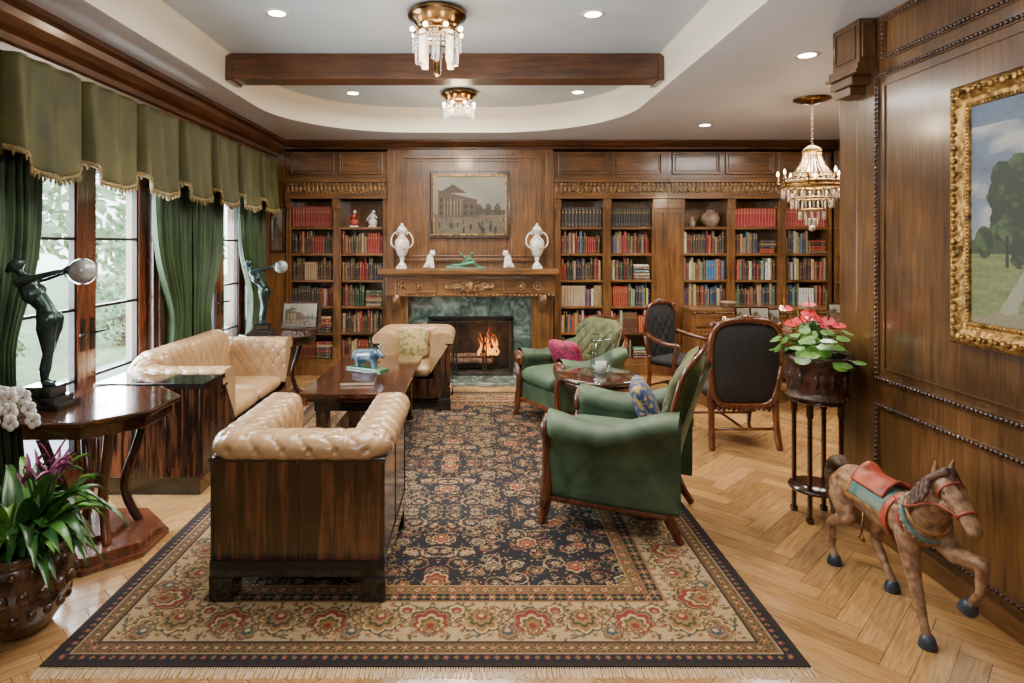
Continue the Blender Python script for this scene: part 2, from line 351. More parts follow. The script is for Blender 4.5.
cb=[(8.1,2.92),(FY-.13,2.92),(FY-.13,2.895),(FY-.1,2.885),(FY-.07,2.86),(FY-.02,2.845),(FY-.02,2.825),(FY+.01,2.815),(8.1,2.80)]
mk('trim_3',G().add(sweep(cb,'X',LX+.1,BX)),'crownx',label='mahogany crown moulding above bookcases',cat='trim',**S)
mk('trim_4',G().add(sweep([(BX,2.92),(BX-.22,2.92),(BX-.2,2.88),(BX-.12,2.84),(BX-.1,2.8),(BX,2.8)],'Y',3.9,8.1)),'crown',label='mahogany crown moulding in alcove',cat='trim',**S)
# ceiling
def rr_loop(x0,x1,y0,y1,r,off=0,n=14):
    x0+=off;x1-=off;y0+=off;y1-=off;r=max(r-off,.05);out=[]
    for cx,cy,a0 in((x1-r,y1-r,0),(x0+r,y1-r,90),(x0+r,y0+r,180),(x1-r,y0+r,270)):
        for k in range(n+1): a=math.radians(a0+90*k/n); out.append((cx+r*cos(a),cy+r*sin(a)))
    return out
tx0,tx1,ty0,ty1=-2.06,1.52,-1.8,7.12
inner=rr_loop(tx0,tx1,ty0,ty1,1.35)
g=G(); n=len(inner); m15=15
for ci,(cx,cy) in enumerate(((tx1,ty1),(tx0,ty1),(tx0,ty0),(tx1,ty0))):
    arc=inner[ci*m15:(ci+1)*m15]; v=[(cx,cy,CZ)]+[(x,y,CZ) for x,y in arc]; g.add((v,[(0,k+1,k+2) for k in range(len(arc)-1)]))
x_0,x_1,y_0,y_1=LX-.1,BX+.1,-2.7,8.3
for a,b,c,d in((x_0,tx0,y_0,y_1),(tx1,x_1,y_0,y_1),(tx0,tx1,ty1,y_1),(tx0,tx1,y_0,ty0)): g.add(([(a,c,CZ),(b,c,CZ),(b,d,CZ),(a,d,CZ)],[(0,1,2,3)]))
prof=[(0,CZ),(0,CZ+.05),(.0,CZ+.20),(.006,CZ+.25),(.02,TZ-.008),(.04,TZ)]
cv=[];
for o_,z in prof: cv+=[(x,y,z) for x,y in rr_loop(tx0,tx1,ty0,ty1,1.35,o_)]
f=[]
for k in range(len(prof)-1): f+=[(k*n+i,k*n+(i+1)%n,(k+1)*n+(i+1)%n,(k+1)*n+i) for i in range(n)]
g.add((cv,f),None,1,True)
g.box(tx0-.1,tx1+.1,ty0-.1,ty1+.1,TZ,TZ+.1,2)
g.box(LX-.25,BX+.25,-2.8,8.4,TZ+.1,TZ+.2,2)
mk('ceiling',g,['ceil','cove','ceil2'],label='plaster ceiling with oval tray and cream cove',cat='ceiling',**S)
g=G().box(tx0+.002,tx1-.002,5.06,5.28,2.99,TZ).box(tx0+.002,tx0+.05,5.045,5.295,2.975,3.18).box(tx1-.05,tx1-.002,5.045,5.295,2.975,3.18); mk('ceiling_beam',g,'crownx',bev=.006,label='dark stained wooden beam across ceiling tray',cat='beam')
# ------------------------------------------------------------ downlights
first=None
for px,py,zz in((277,13,TZ),(593,14,TZ),(353,93,TZ),(578,92,TZ),(705,125,CZ),(807,55,CZ)):
    d=(zz-H)*620/(243-py)
    loc=(X(px,d),d,zz)
    if first is None:
        t=thing('recessed_light','round white recessed downlight set in the ceiling','light',loc,group='ceiling downlights')
        mk('trim_ring',G().add(lathe([(.055,-.004),(.08,-.006),(.085,0)],24,None,False),None,0,True),'porc',t)
        mk('lens',G().add(lathe([(.001,-.003),(.055,-.004)],20,None,False)),'spot',t); first=t
    else: dup(first,loc)
    l=bpy.data.lights.new('downlight_lamp','SPOT'); l.energy=175; l.spot_size=1.8; l.spot_blend=.6; l.color=(1,.84,.62); l.shadow_soft_size=.04
    lo=link(bpy.data.objects.new('downlight_lamp',l)); lo.location=(loc[0],loc[1],loc[2]-.03)
# ------------------------------------------------------------ chimney wall + fireplace
fx=-.1
g=G()
bl,br=-1.13,.94
g.box(bl,-.60,FY,8.1,0,CZ).box(.42,br,FY,8.1,0,CZ).box(-.60,.42,FY,8.1,.72,CZ)
def panel_xz(g,y,x0,x1,z0,z1,mo=.04,th=.02,mi=0):
    for a,b,c,d in((x0,x1,z0,z0+mo),(x0,x1,z1-mo,z1),(x0,x0+mo,z0+mo,z1-mo),(x1-mo,x1,z0+mo,z1-mo)): g.box(a,b,y-th,y,c,d,mi)
panel_xz(g,FY,-.95,.78,1.42,2.74,.035,.03); panel_xz(g,FY,-.89,.72,1.48,2.68,.014,.014)
g.box(bl,bl+.09,FY-.04,FY,1.34,2.8).box(br-.09,br,FY-.04,FY,1.34,2.8)
mk('wall_chimney',g,'wz',label='walnut panelled chimney breast',cat='wall',bev=.003,**S)
fp=thing('fireplace','carved walnut fireplace with green marble surround and deep mantel shelf','fireplace',(fx,FY,0))
def L(x): return x-fx
g=G().box(L(-1.12),L(.93),-.24,0,1.0,1.25)
panel_xz(g,-.24,L(-1.0),L(-.5),1.04,1.21,.02,.012); panel_xz(g,-.24,L(.3),L(.8),1.04,1.21,.02,.012)
mk('frieze',g,'wx',fp,bev=.004)
g=G()
for k in range(59): g.box(L(-1.12)+k*.0345,L(-1.12)+k*.0345+.02,-.27,-.24,1.215,1.245)
g.box(L(-1.16),L(.94),-.28,-.05,1.25,1.275).box(L(-1.2),L(.97),-.34,-.05,1.275,1.34).box(L(-1.12),L(.93),-.06,0,1.25,1.34)
mk('mantel_shelf',g,'wx',fp,bev=.006)
g=G()
for a in range(-13,14):
    for b in range(3):
        g.add(sph((a*.022,-.245,1.125+(b-1)*.048*(1-abs(a)/17)+.012*sin(a*1.7)),(.018,.018,.021),7,5),None,0,True)
g.add(sph((0,-.255,1.13),(.06,.035,.07),10,8),None,0,True)
for s in(-1,1):
    for k in range(14):
        a=k*.5; rr=.055*(1-k/18); g.add(sph((s*(.24+rr*cos(a)),-.245,1.12+rr*sin(a)),.013,6,4),None,0,True)
    for c_ in(.62,.82):
        for k in range(10): a=2*pi*k/10; g.add(sph((s*c_+.0+.045*cos(a),-.245,1.125+.045*sin(a)),.014,6,4),None,0,True)
        g.add(sph((s*c_,-.248,1.125),(.026,.018,.026),8,6),None,0,True)
for k in range(40):
    a=L(-1.1)+k*.0515; g.add(sph((a,-.245,1.02),(.014,.012,.014),6,4),None,0,True)
mk('carved_ornament',g,'carve',fp)
for s,x0,x1 in((0,-1.12,-.86),(1,.66,.92)):
    g=G().box(L(x0),L(x1),-.16,0,.0,1.0).box(L(x0),L(x1)+.0,-.18,0,0,.16)
    panel_xz(g,-.16,L(x0)+.04,L(x1)-.04,.24,.84,.02,.012)
    mid=(L(x0)+L(x1))/2
    g.add(tube(bez([(mid,-.17,.86),(mid,-.20,.9),(mid,-.24,.95),(mid,-.22,1.0)],5),[.05]*16,8),None,0,True)
    mk('pilaster',g,'wz',fp,bev=.003)
g=G()
g.box(L(-.86),L(-.6),-.03,0,.0,.99).box(L(.42),L(.66),-.03,0,.0,.99).box(L(-.6),L(.42),-.03,0,.72,.99)
mk('marble_surround',g,'marble',fp,bev=.003)
g=G().box(L(-.6),L(.42),.3,.33,.03,.72).box(L(-.6),L(-.58),0,.33,.03,.72).box(L(.4),L(.42),0,.33,.03,.72).box(L(-.6),L(.42),0,.33,.69,.72).box(L(-.6),L(.42),0,.33,.0,.03)
mk('firebox',g,'soot',fp)
g=G()
for q in((-.62,-.585,.03,.74),(.405,.44,.03,.74),(-.62,.44,.70,.74)): g.box(L(q[0]),L(q[1]),-.045,-.03,q[2],q[3])
mk('opening_frame',g,'iron',fp,bev=.003)
g=G().box(L(-.95),L(.75),-.62,-.19,0,.035); mk('hearth',g,'marble',fp,bev=.006)
fs=thing('fire_screen','black iron three panel fire screen standing on the hearth','fire screen',(fx,FY-.20,.035))
g=G()
for a,b in((-.52,-.19),(-.17,.17),(.19,.52)):
    for q in((a,a+.018,.0,.66),(b-.018,b,.0,.66),(a,b,.0,.025),(a,b,.635,.66)): g.box(q[0],q[1],-.012,.0,q[2],q[3])
mk('frame',g,'pewter',fs,bev=.002)
g=G()
for k in range(-13,14):
    x=k*.0385; g.box(x-.0012,x+.0012,-.006,-.004,.03,.63)
for k in range(1,15): g.box(-.52,.52,-.006,-.004,.03+k*.04,.032+k*.04)
mk('wire_mesh',g,'iron',fs)
for x in(-.2,.2): mk('knob',G().add(sph((x,-.025,.36),.012,8,6),None,0,True),'brass',fs)
gr=thing('fire_grate','black iron grate holding logs','grate',(fx,FY+.15,.03))
g=G()
for k in range(-5,6): g.add(tube([(k*.06,-.09,.12),(k*.06,-.08,.06),(k*.06,.08,.06),(k*.06,.1,.13)],.007,6))
for s in(-1,1): g.box(s*.28-.01,s*.28+.01,-.08,-.06,0,.06).box(s*.28-.01,s*.28+.01,.06,.08,0,.06)
g.box(-.31,.31,-.075,-.06,.05,.062).box(-.31,.31,.06,.075,.05,.062)
mk('grate_bars',g,'iron',gr)
for p,q,r in(((-.3,-.035,.112),(.28,-.03,.112),.042),((-.25,.05,.11),(.3,.055,.11),.04),((-.2,.0,.18),(.24,.02,.18),.036)):
    pp=bez([p,((p[0]+q[0])/2,p[1]+.01,p[2]+.006),q],5)
    mk('firewood_log',G().add(tube(pp,[r*(1+.07*sin(k*2)) for k in range(len(pp))],10),None,0,True),'log',None,(fx,FY+.15,.03),label='charred split log lying on the grate',cat='log',group='logs in the grate')
g=G()
for k in range(15):
    x=.12+.24*random.random(); h=.12+.22*random.random()*(1-abs(x-.2)); y=-.05+.1*random.random(); w=.020+.014*random.random(); ph=random.random()*6
    pp=[(x+.02*sin(ph+t*.9),y,.2+h*t/8) for t in range(9)]
    g.add(tube(pp,[w*(.5+.5*sin(pi*(t+1)/7)) if t<6 else w*.4*(9-t)/9 for t in range(9)],8,.5),None,0,True)
mk('flame',g,'flame',None,(fx,FY+.15,.03),label='orange gas flames rising from the logs',cat='fire',kind='stuff')
l=bpy.data.lights.new('fire_glow','POINT'); l.energy=7; l.color=(1,.38,.10); l.shadow_soft_size=.08; lo=link(bpy.data.objects.new('fire_glow',l)); lo.location=(.1,FY+.12,.40)
# ------------------------------------------------------------ bookcases
shelfz=[.20,.53,.86,1.19,1.52,1.85]; topz=2.20
books_spec=[]
def bookcase(x0,x1,cols,label):
    t=thing('bookcase',label,'bookcase',(x0,FY,0)); W=x1-x0
    g=G().box(0,W,.30,.33,0,topz+.02).box(0,W,0.0,.3,topz,topz+.04).box(0,W,.0,.3,0,.17).box(0,.02,.0,.3,.17,topz).box(W-.02,W,.0,.3,.17,topz)
    g.box(0,W,-.035,0,0,.14)
    mk('body',g,'wz',t,bev=.002)
    segs=[(a-x0,b-x0) for a,b in cols]
    xs=[0]+[q for s_ in segs for q in s_]+[W]
    for k in range(0,len(xs),2):
        a,b=xs[k],xs[k+1]
        g=G().box(a,b,-.005,.30,.14,topz); w=(b-a)
        g.box(a,b,-.03,-.005,.14,.34)
        if w>.05:
            panel_xz(g,-.005,a+w*.15,b-w*.15,.40,2.05,w*.12,.012)
        g.box(a,b,-.025,-.005,2.08,2.2).box(a-.0,b+.0,-.04,-.005,2.16,2.2)
        mk('pilaster',g,'wz',t,bev=.002)
    for a,b in segs:
        for z in shelfz:
            mk('shelf',G().box(a,b,.01,.3,z-.03,z),'wx',t,bev=.002)
    g=G().box(-.0,W,-.05,.3,topz+.02,topz+.2).box(-.0,W,-.10,.3,topz+.2,topz+.235).box(-.0,W,-.075,.3,topz+.235,topz+.25).box(0,W,-.07,.3,topz,topz+.03)
    mk('frieze',g,'wx',t,bev=.003)
    g=G(); n=int(W/.052)
    for k in range(n):
        x=.04+k*(W-.08)/(n-1); g.add(sph((x,-.055,topz+.12),(.018,.014,.042),8,6),None,0,True); g.box(x-.012,x+.012,-.078,-.05,topz+.17,topz+.195)
        g.add(sph((x+.026,-.055,topz+.08),(.011,.012,.014),6,4),None,0,True)
    mk('carved_band',g,'carve',t)
    g=G().box(0,W,.0,.3,topz+.25,CZ-.13)
    npn=max(2,round(W/.8)); 
    for k in range(npn):
        a=.06+k*(W-.06)/npn; b=a+(W-.06)/npn-.06; panel_xz(g,0,a,b,topz+.31,CZ-.14,.022,.03); panel_xz(g,0,a+.04,b-.04,topz+.35,CZ-.18,.01,.014)
    mk('upper_panel',g,'wx',t,bev=.002)
    for a,b in segs: books_spec.append((a+x0+.004,b+x0-.004))
xx=lambda p:(p-478)/80
bookcase(-2.40,-1.135,[(xx(291),xx(333)),(xx(341),xx(383))],'tall walnut bookcase with carved frieze beside curtained window')
bookcase(.945,xx(667),[(xx(561),xx(603)),(xx(611),xx(652))],'tall walnut bookcase with carved frieze next to fireplace')
bookcase(xx(667)+.002,4.42,[(xx(684),xx(727)),(xx(735),xx(778)),(xx(786),xx(829))],'wide walnut bookcase with carved frieze behind the desk')
t=thing('bookcase','shallow walnut bookcase on the alcove side wall','bookcase',(4.42,7.70,0))
g=G().box(.17,.198,-1.6,0,0,CZ-.13).box(0,.198,-1.6,-1.5,0,CZ-.13).box(0,.198,-.04,0,0,CZ-.13).box(0,.198,-1.5,-.04,0,.17).box(0,.198,-1.5,-.04,topz,CZ-.13)
mk('body',g,'wz',t,bev=.002)
for z in shelfz: mk('shelf',G().box(.01,.17,-1.5,-.04,z-.03,z),'wy',t)
g=G()
for k in range(26): g.add(sph((0,-.06-k*.056,topz+.12),(.012,.018,.04),8,6),None,0,True)
mk('carved_band',g,'carve',t)
# ---- book mesh
g=G()
g.box(0,.1,0,1,0,1).box(.9,1,0,1,0,1)
sp=[(0,.03),(.1,-.02),(.3,-.045),(.5,-.055),(.7,-.045),(.9,-.02),(1,.03),(.9,.06),(.1,.06)]
g.add(prism(sp,0,1),None,0)
g.box(.1,.9,.05,.96,.03,.97,1)
for z,hh in((.10,.015),(.17,.012),(.70,.10),(.88,.015)):
    sp2=[(0.02,.02),(.1,-.03),(.3,-.056),(.5,-.066),(.7,-.056),(.9,-.03),(.98,.02)]
    if hh>.05: sp2=[(.22,.0),(.3,-.056),(.5,-.062),(.7,-.056),(.78,.0)]
    g.add(prism(sp2,z,z+hh),None,2)
M['bgold']=pm('spine gilding',(.42,.28,.10),(.26,.16,.05),5,rough=.45,metal=.3)
bk=mk('book',g,['book','pages','bgold']); bookmesh=bk.data; bpy.data.objects.remove(bk)
pal=[(.16,.015,.012),(.21,.020,.015),(.11,.014,.013),(.02,.02,.026),(.05,.028,.015),(.015,.045,.025),(.20,.13,.07),(.38,.30,.20),(.022,.04,.09),(.09,.036,.017),(.03,.03,.03),(.27,.175,.085),(.46,.41,.33),(.055,.10,.13),(.26,.04,.018),(.14,.10,.055),(.07,.05,.03),(.03,.02,.015)]
bright=[(.42,.035,.022),(.56,.51,.44),(.38,.26,.07),(.03,.11,.23),(.52,.35,.20),(.11,.22,.14),(.02,.02,.02),(.42,.09,.03),(.58,.56,.52),(.15,.025,.07)]
place=[]
for ci,(a,b) in enumerate(books_spec):
    for ri,z in enumerate(shelfz):
        if (ci,ri)==(4,5): continue
        x=a+.004; style='mix'
        if ci<2 : p=pal[:6]+[pal[9],(.22,.09,.035),(.30,.22,.12),pal[7],pal[16],pal[10]]
        elif ci in(2,3): p=pal if ri>2 else pal+bright
        else: p=pal if ri>3 else bright+pal
        setc=random.choice(p); seth=.22+.04*random.random()
        if (ci,ri) in((2,5),(3,5)): style='set'; setc=(.022,.018,.016)
        if (ci,ri)==(5,5): style='set'; setc=(.28,.02,.02)
        if (ci,ri)==(6,5): style='set'; setc=(.26,.028,.018)
        if (ci,ri)==(2,2): style='set'; setc=(.36,.27,.18)
        if (ci,ri) in((0,5),): style='set'; setc=(.20,.018,.015)
        if (ci,ri)==(1,5): continue
        lim=b-.004
        stack=(random.random()<.28 and ri<5)
        if stack: lim=b-.225
        th=random.choice([.03,.036,.042])
        k=0
        while True:
            if style=='mix': th=random.choice([.016,.02,.026,.032,.038])
            if x+th>lim: 
                if lim-x>.014: th=lim-x-.001
                else: break
            h=seth if style=='set' else random.uniform(.20,.285); dpt=.17+.04*random.random() if style=='mix' else .19
            col=setc if style=='set' else random.choice(p)
            col=tuple(min(1,c*random.uniform(.75,1.2)) for c in col) if style=='mix' else col
            place.append((x,FY+.035+ (.0 if style=='set' else random.uniform(0,.03)),z,th*.96,dpt,h,col,0,ri)); x+=th+.0015
            k+=1
            if style=='mix' and random.random()<.06:
                style='set' ; setc=random.choice(p); seth=random.uniform(.2,.26); th=random.choice([.024,.03]); k=3
            elif style=='set' and k>6 and random.random()<.4 and ri<5: style='mix'
        if stack:
            zz=z
            for q in range(random.randint(4,7)):
                th=random.uniform(.022,.04); place.append((lim+.008+random.uniform(0,.008),FY+.03,zz,th,.17,random.uniform(.18,.208),random.choice(p),1,ri)); zz+=th+.001
order=sorted(range(len(place)),key=lambda i:(place[i][8]<2, place[i][8]<3 and place[i][0]>1.4, -place[i][3]*place[i][5]))
rowname=['bottom shelf','second shelf','third shelf','fourth shelf','fifth shelf','top shelf']
cname=lambda c:('red' if c[0]>3*c[1] and c[0]>.08 else 'dark' if max(c)<.06 else 'green' if c[1]>c[0] else 'blue' if c[2]>c[0] else 'cream' if min(c)>.2 else 'brown')
rest=G(); restcol=[]
bv=np.array([v.co[:] for v in bookmesh.vertices]); bf=[list(p.vertices) for p in bookmesh.polygons]; bmi=[p.material_index for p in bookmesh.polygons]
pc={1:(.42,.36,.27),2:(.36,.24,.09)}
for n_,i in enumerate(order):
    x,y,z,th,dp,h,col,flat,ri=place[i]
    if n_<294:
        o=bpy.data.objects.new('book',bookmesh); COL.objects.link(o); o.scale=(th,dp,h)
        if flat: o.rotation_euler=(0,pi/2,0); o.location=(x,y,z+th)
        else: o.location=(x,y,z)
        o.color=(*col,1); tag(o,'%s cloth bound book %s on the %s'%(cname(col),'lying flat' if flat else 'standing upright',rowname[ri]),'book',None,'books on the '+rowname[ri])
    else:
        vv=bv*np.array([th,dp,h])
        if flat: vv=np.stack([vv[:,2],vv[:,1],-vv[:,0]+th],1)
        vv=vv+np.array([x,y,z]); off=len(rest.v); rest.v+=[tuple(q) for q in vv]
        for fc,mi in zip(bf,bmi):
            rest.f.append([q+off for q in fc]); rest.m.append(0); rest.s.append(False); restcol+= [pc.get(mi,col)]*len(fc)
for ri,z in enumerate(shelfz):
    y=7.6
    while y>6.3:
        th=random.uniform(.02,.04); h=random.uniform(.2,.26); col=random.choice(pal)
        rest.box(4.46,4.58,y-th,y-.002,z,z+h); restcol+=[col]*24; y-=th
me=bpy.data.meshes.new('book_rows'); me.from_pydata(rest.v,[],rest.f); me.materials.append(M['attr'])
a=me.color_attributes.new('Col','FLOAT_COLOR','CORNER'); cc=np.ones((len(restcol),4),dtype=np.float32); cc[:,:3]=np.array(restcol); a.data.foreach_set('color',cc.ravel())
o=link(bpy.data.objects.new('book_rows',me)); tag(o,'many mixed cloth and leather books filling remaining shelves','books','stuff')
# shelf ornaments
def pot(prof,m,name,label,cat,loc,n=24,group=None): return mk(name,G().add(lathe(prof,n),None,0,True),m,None,loc,label=label,cat=cat,group=group)
pot([(.03,0),(.05,.01),(.10,.06),(.115,.11),(.09,.17),(.045,.2),(.05,.215),(.03,.215)],'clay','pot','round speckled stoneware pot on the top shelf','pot',(xx(714),FY+.13,1.85))
pot([(.02,0),(.035,.01),(.05,.05),(.03,.1),(.02,.12),(.028,.135),(.015,.135)],'clay','vase','small brown vase on the top shelf','vase',(xx(695),FY+.12,1.85))
for x,lab in((352,'seated'),(371,'standing')):
    g=G().add(sph((0,0,.06),(.06,.045,.06),10,8),None,0,True).add(sph((0,0,.14),(.035,.03,.045),10,8),None,0,True).add(sph((.01,-.005,.195),(.022,.022,.025),8,6),None,1,True).add(cap((-.03,-.02,.15),(-.07,-.03,.09),.012,.01,8),None,0,True).add(cap((.03,-.02,.15),(.06,-.05,.12),.012,.01,8),None,0,True).box(-.05,.05,-.035,.035,0,.02,1)
    mk('figurine',g,['saddlered' if lab=='seated' else 'porcp','porc'],None,(xx(x),FY+.13,1.85),label='small %s painted porcelain figurine on the top shelf'%lab,cat='figurine')
# ------------------------------------------------------------ mantel ornaments
def urn(x):
    t=thing('urn','tall white porcelain urn with scroll handles on the mantel','urn',(x,7.56,1.34),group='pair of mantel urns')
    g=G().box(-.06,.06,-.06,.06,0,.03).add(lathe([(.052,.03),(.05,.045),(.025,.07),(.02,.10),(.035,.12),(.03,.135)],20),None,0,True); mk('pedestal',g,'porc',t)
    mk('vessel',G().add(lathe([(.03,.13),(.055,.16),(.085,.24),(.092,.30),(.08,.345),(.05,.375),(.038,.40),(.045,.43),(.07,.455),(.072,.465),(.05,.465)],24),None,0,True),'porcp',t)
    mk('lid',G().add(lathe([(.06,.465),(.055,.49),(.03,.515),(.012,.525),(.018,.54),(.002,.555)],16),None,0,True),'porc',t)
    for s in(-1,1):
        mk('handle',G().add(tube(bez([(s*.085,0,.25),(s*.125,0,.29),(s*.13,0,.36),(s*.10,0,.42),(s*.065,0,.44),(s*.06,0,.41)],5),.009,8),None,0,True),'porc',t)
    return t
u=urn(X(402,7.56)); dup(u,(X(537,7.56),7.56,1.34))
def cat(x,flip):
    g=G(); s=flip
    for a in((( .0,0,.06),(0,0,.13),.055,.04),((0,0,.13),(s*.02,-.01,.17),.035,.03),((s*.03,-.015,.185),(s*.045,-.02,.18),.033,.024),((s*.03,-.02,.12),(s*.045,-.03,.015),.016,.013),((s*.0,-.03,.12),(s*.02,-.045,.015),.016,.013),((-s*.03,.0,.04),(s*.02,-.02,.025),.04,.022),((-s*.05,0,.03),(-s*.07,-.03,.02),.015,.012)): g.add(cap(*a),None,0,True)
    for q in(-.018,.018): g.add(cap((s*.03+q,-.01,.205),(s*.03+q*1.2,-.008,.232),.011,.003,8),None,0,True)
    mk('cat_figurine',g,'porc',None,(x,7.56,1.34),vox=.005,smooth=3,label='white porcelain seated cat figurine on the mantel',cat='figurine',group='pair of porcelain cats')
cat(X(430,7.56),1); cat(X(508,7.56),-1)
g=G()
for a in(((-.16,0,.03),(-.05,0,.04),.028,.03),((-.05,0,.04),(.04,0,.11),.032,.03),((.04,0,.11),(.07,0,.16),.012,.012),((.075,0,.18),(.08,0,.185),.022,.02),((-.05,-.01,.04),(.08,-.02,.07),.026,.02),((.08,-.02,.07),(.16,-.01,.02),.02,.012),((.16,-.01,.02),(.22,-.01,.015),.012,.01),((-.16,.0,.03),(-.24,0,.015),.022,.01),((.03,.0,.12),(-.04,.0,.15),.014,.012),((-.04,.0,.15),(-.08,0,.2),.012,.01),((.05,-.02,.12),(.12,-.03,.08),.013,.009)): g.add(cap(*a),None,0,True)
g.box(-.24,.24,-.035,.035,0,.012)
mk('reclining_figurine',g,'jade',None,(X(466,7.56),7.56,1.34),vox=.005,smooth=3,label='green patinated reclining dancer figurine on the mantel',cat='figurine')
# ------------------------------------------------------------ painted panels (vertex painted)
def fbm(u,v,s,seed=0):
    r=np.random.default_rng(seed); o=np.zeros_like(u)
    for k in range(5):
        for q in range(4):
            a=r.uniform(0,2*pi); f_=s*2**k*r.uniform(.7,1.3); o+=np.sin((u*cos(a)+v*sin(a))*f_+r.uniform(0,6.28)+1.5*np.sin(v*f_*.6+q))/2**k/4
    return o
def canvas(name,w,h,fn,parent,T,res=.006):
    nx=int(w/res);ny=int(h/res)
    u,v=np.meshgrid(np.linspace(0,1,nx),np.linspace(0,1,ny)); col=fn(u,v)
    co=np.stack([(u-.5)*w,np.zeros_like(u),(v-.5)*h],-1).reshape(-1,3)
    idx=np.arange(nx*ny).reshape(ny,nx); f=np.stack([idx[:-1,:-1],idx[:-1,1:],idx[1:,1:],idx[1:,:-1]],-1).reshape(-1,4)
    me=bpy.data.meshes.new(name); me.from_pydata(co.tolist(),[],f.tolist()); me.materials.append(M['paint'])
    o=link(bpy.data.objects.new(name,me)); setcol(o,col.reshape(-1,3)); o.parent=parent; o.matrix_local=T; return o
def mixc(m,a,b): m=np.clip(m,0,1)[...,None]; return a*(1-m)+np.array(b)*m
def street(u,v):
    c=np.ones(u.shape+(3,))*np.array([.40,.37,.27]); c=mixc(.5+.5*fbm(u,v,6,1),c,(.26,.26,.21))
    c=mixc((v<.34).astype(float),c,(.22,.18,.11)); c=mixc(((v<.34)*(.5+.5*fbm(u*2,v*8,7,2))),c,(.12,.10,.06))
    hh=.34+.14*np.clip(1.2-u,0,1)*(1+.2*np.sign(np.sin(u*60))); m=(u>.55)*(v>.33)*(v<hh+.04); c=mixc(m.astype(float),c,(.10,.06,.03))
    m=(u>.06)*(u<.6)*(v>.3)*(v<.74-(u-.1)*.3); c=mixc(m.astype(float),c,(.10,.062,.028))
    win=m*(np.sin(u*75)>.1)*((v%.11)<.07)*(v<.66-(u-.1)*.26); c=mixc(win*.85,c,(.02,.012,.006))
    ped=(np.abs(u-.26)*1.0+(v-.72)*1.3<.17)*(v>.70); c=mixc(ped.astype(float),c,(.08,.045,.02))
    col_=(u>.13)*(u<.40)*(v>.32)*(v<.6)*(np.sin(u*140)>.4); c=mixc(col_*.8,c,(.30,.22,.12))
    r=np.random.default_rng(5)
    for k in range(46):
        a,b=r.uniform(.03,.97),r.uniform(.06,.33); s_=(.36-b)*.12+.006; m=(np.abs(u-a)<s_*.35)*(np.abs(v-b)<s_*1.4); c=mixc(m.astype(float),c,(.03,.02,.015) if k%4 else (.30,.08,.04))
    for a in(.62,.75,.88): c=mixc((((u-a)/.05)**2+((v-.42)/.1)**2<1+.4*fbm(u,v,50,6)).astype(float)*.85,c,(.045,.05,.02))
    return c
def landscape(u,v):
    c=np.ones(u.shape+(3,))*np.array([.10,.18,.32]); c=mixc(1-v*1.1+.2,c,(.34,.40,.46))
    cl=fbm(u*2,v*2.2,6,11); c=mixc(np.clip(cl*1.5+.1,0,1)*(v<.9),c,(.62,.62,.60)); c=mixc(np.clip(-cl-.2,0,1),c,(.12,.16,.22))
    gr=v<.34+.015*np.sin(u*9); c=mixc(gr.astype(float),c,(.16,.22,.08)); c=mixc(gr*(.5+.5*fbm(u*4,v*9,12,12)),c,(.32,.36,.13))
    c=mixc(((v<.38)*(v>.32)).astype(float),c,(.05,.08,.04))
    path=np.abs(u-(.30-.5*(.3-v)))<.05*(.4-v)*2.5; c=mixc((path*(v<.32)).astype(float)*.9,c,(.46,.44,.32)); c=mixc((v<.06+.04*fbm(u,v,15,3)).astype(float),c,(.35,.30,.18))
    for a,b,ra,rb in((.17,.54,.085,.19),(.25,.50,.10,.24),(.07,.37,.045,.07),(.55,.56,.16,.27),(.85,.5,.15,.2)):
        n_=fbm(u,v,40,int(a*100)); m=((u-a)/ra)**2+((v-b)/rb)**2<1+.35*n_; c=mixc(m.astype(float),c,(.018,.04,.016)); c=mixc(m*np.clip(n_*1.3-.1-(v-b)*.5,0,1),c,(.09,.15,.045))
    c=mixc(((np.abs(u-.18)<.008)*(v>.26)*(v<.40)).astype(float),c,(.03,.025,.015))
    return c*.95
pt=thing('framed_picture','sepia street scene with columned building in dark wood frame','picture',(X(470,7.72),FY-.022,Z(205,7.72)))
w,h=.90,.74
canvas('canvas',w,h,street,pt,Tr(0,-.012,0))
g=G()
for a,b,c,d in((-w/2-.045,w/2+.045,-h/2-.045,-h/2+.005),(-w/2-.045,w/2+.045,h/2-.005,h/2+.045),(-w/2-.045,-w/2+.005,-h/2,h/2),(w/2-.005,w/2+.045,-h/2,h/2)): g.box(a,b,-.03,0,c,d)
mk('frame',g,'dark',pt,bev=.008)
g=G()
for a,b,c,d in((-w/2-.004,w/2+.004,-h/2-.004,-h/2+.012),(-w/2-.004,w/2+.004,h/2-.012,h/2+.004),(-w/2-.004,-w/2+.012,-h/2,h/2),(w/2-.012,w/2+.004,-h/2,h/2)): g.box(a,b,-.034,-.01,c,d)
mk('gilt_slip',g,'gold',pt)
pw,ph=1.06,.965; pyc=2.885-.11-pw/2; pzc=(2.37+1.186)/2
pt=thing('framed_painting','oil landscape with trees under cloudy sky in ornate gilt frame','painting',(RX-.014,pyc,pzc),-pi/2)
canvas('canvas',pw,ph,landscape,pt,Tr(0,-.03,0),.004)
def frame_profile(g,w,h,prof):
    n=len(prof); cor=[(-1,-1),(1,-1),(1,1),(-1,1)]; v=[]
    for sx_,sz_ in cor:
        for o_,d_ in prof: v.append((sx_*(w/2+o_),-d_,sz_*(h/2+o_)))
    f=[]
    for k in range(4):
        for j in range(n-1): a=k*n+j;b=((k+1)%4)*n+j; f.append((a,b,b+1,a+1))
    g.add((v,f))
g=G(); frame_profile(g,pw,ph,[(-.005,.028),(0,.042),(.012,.045),(.018,.036),(.035,.038),(.06,.052),(.085,.056),(.095,.05),(.105,.04),(.11,0)])
per=[]
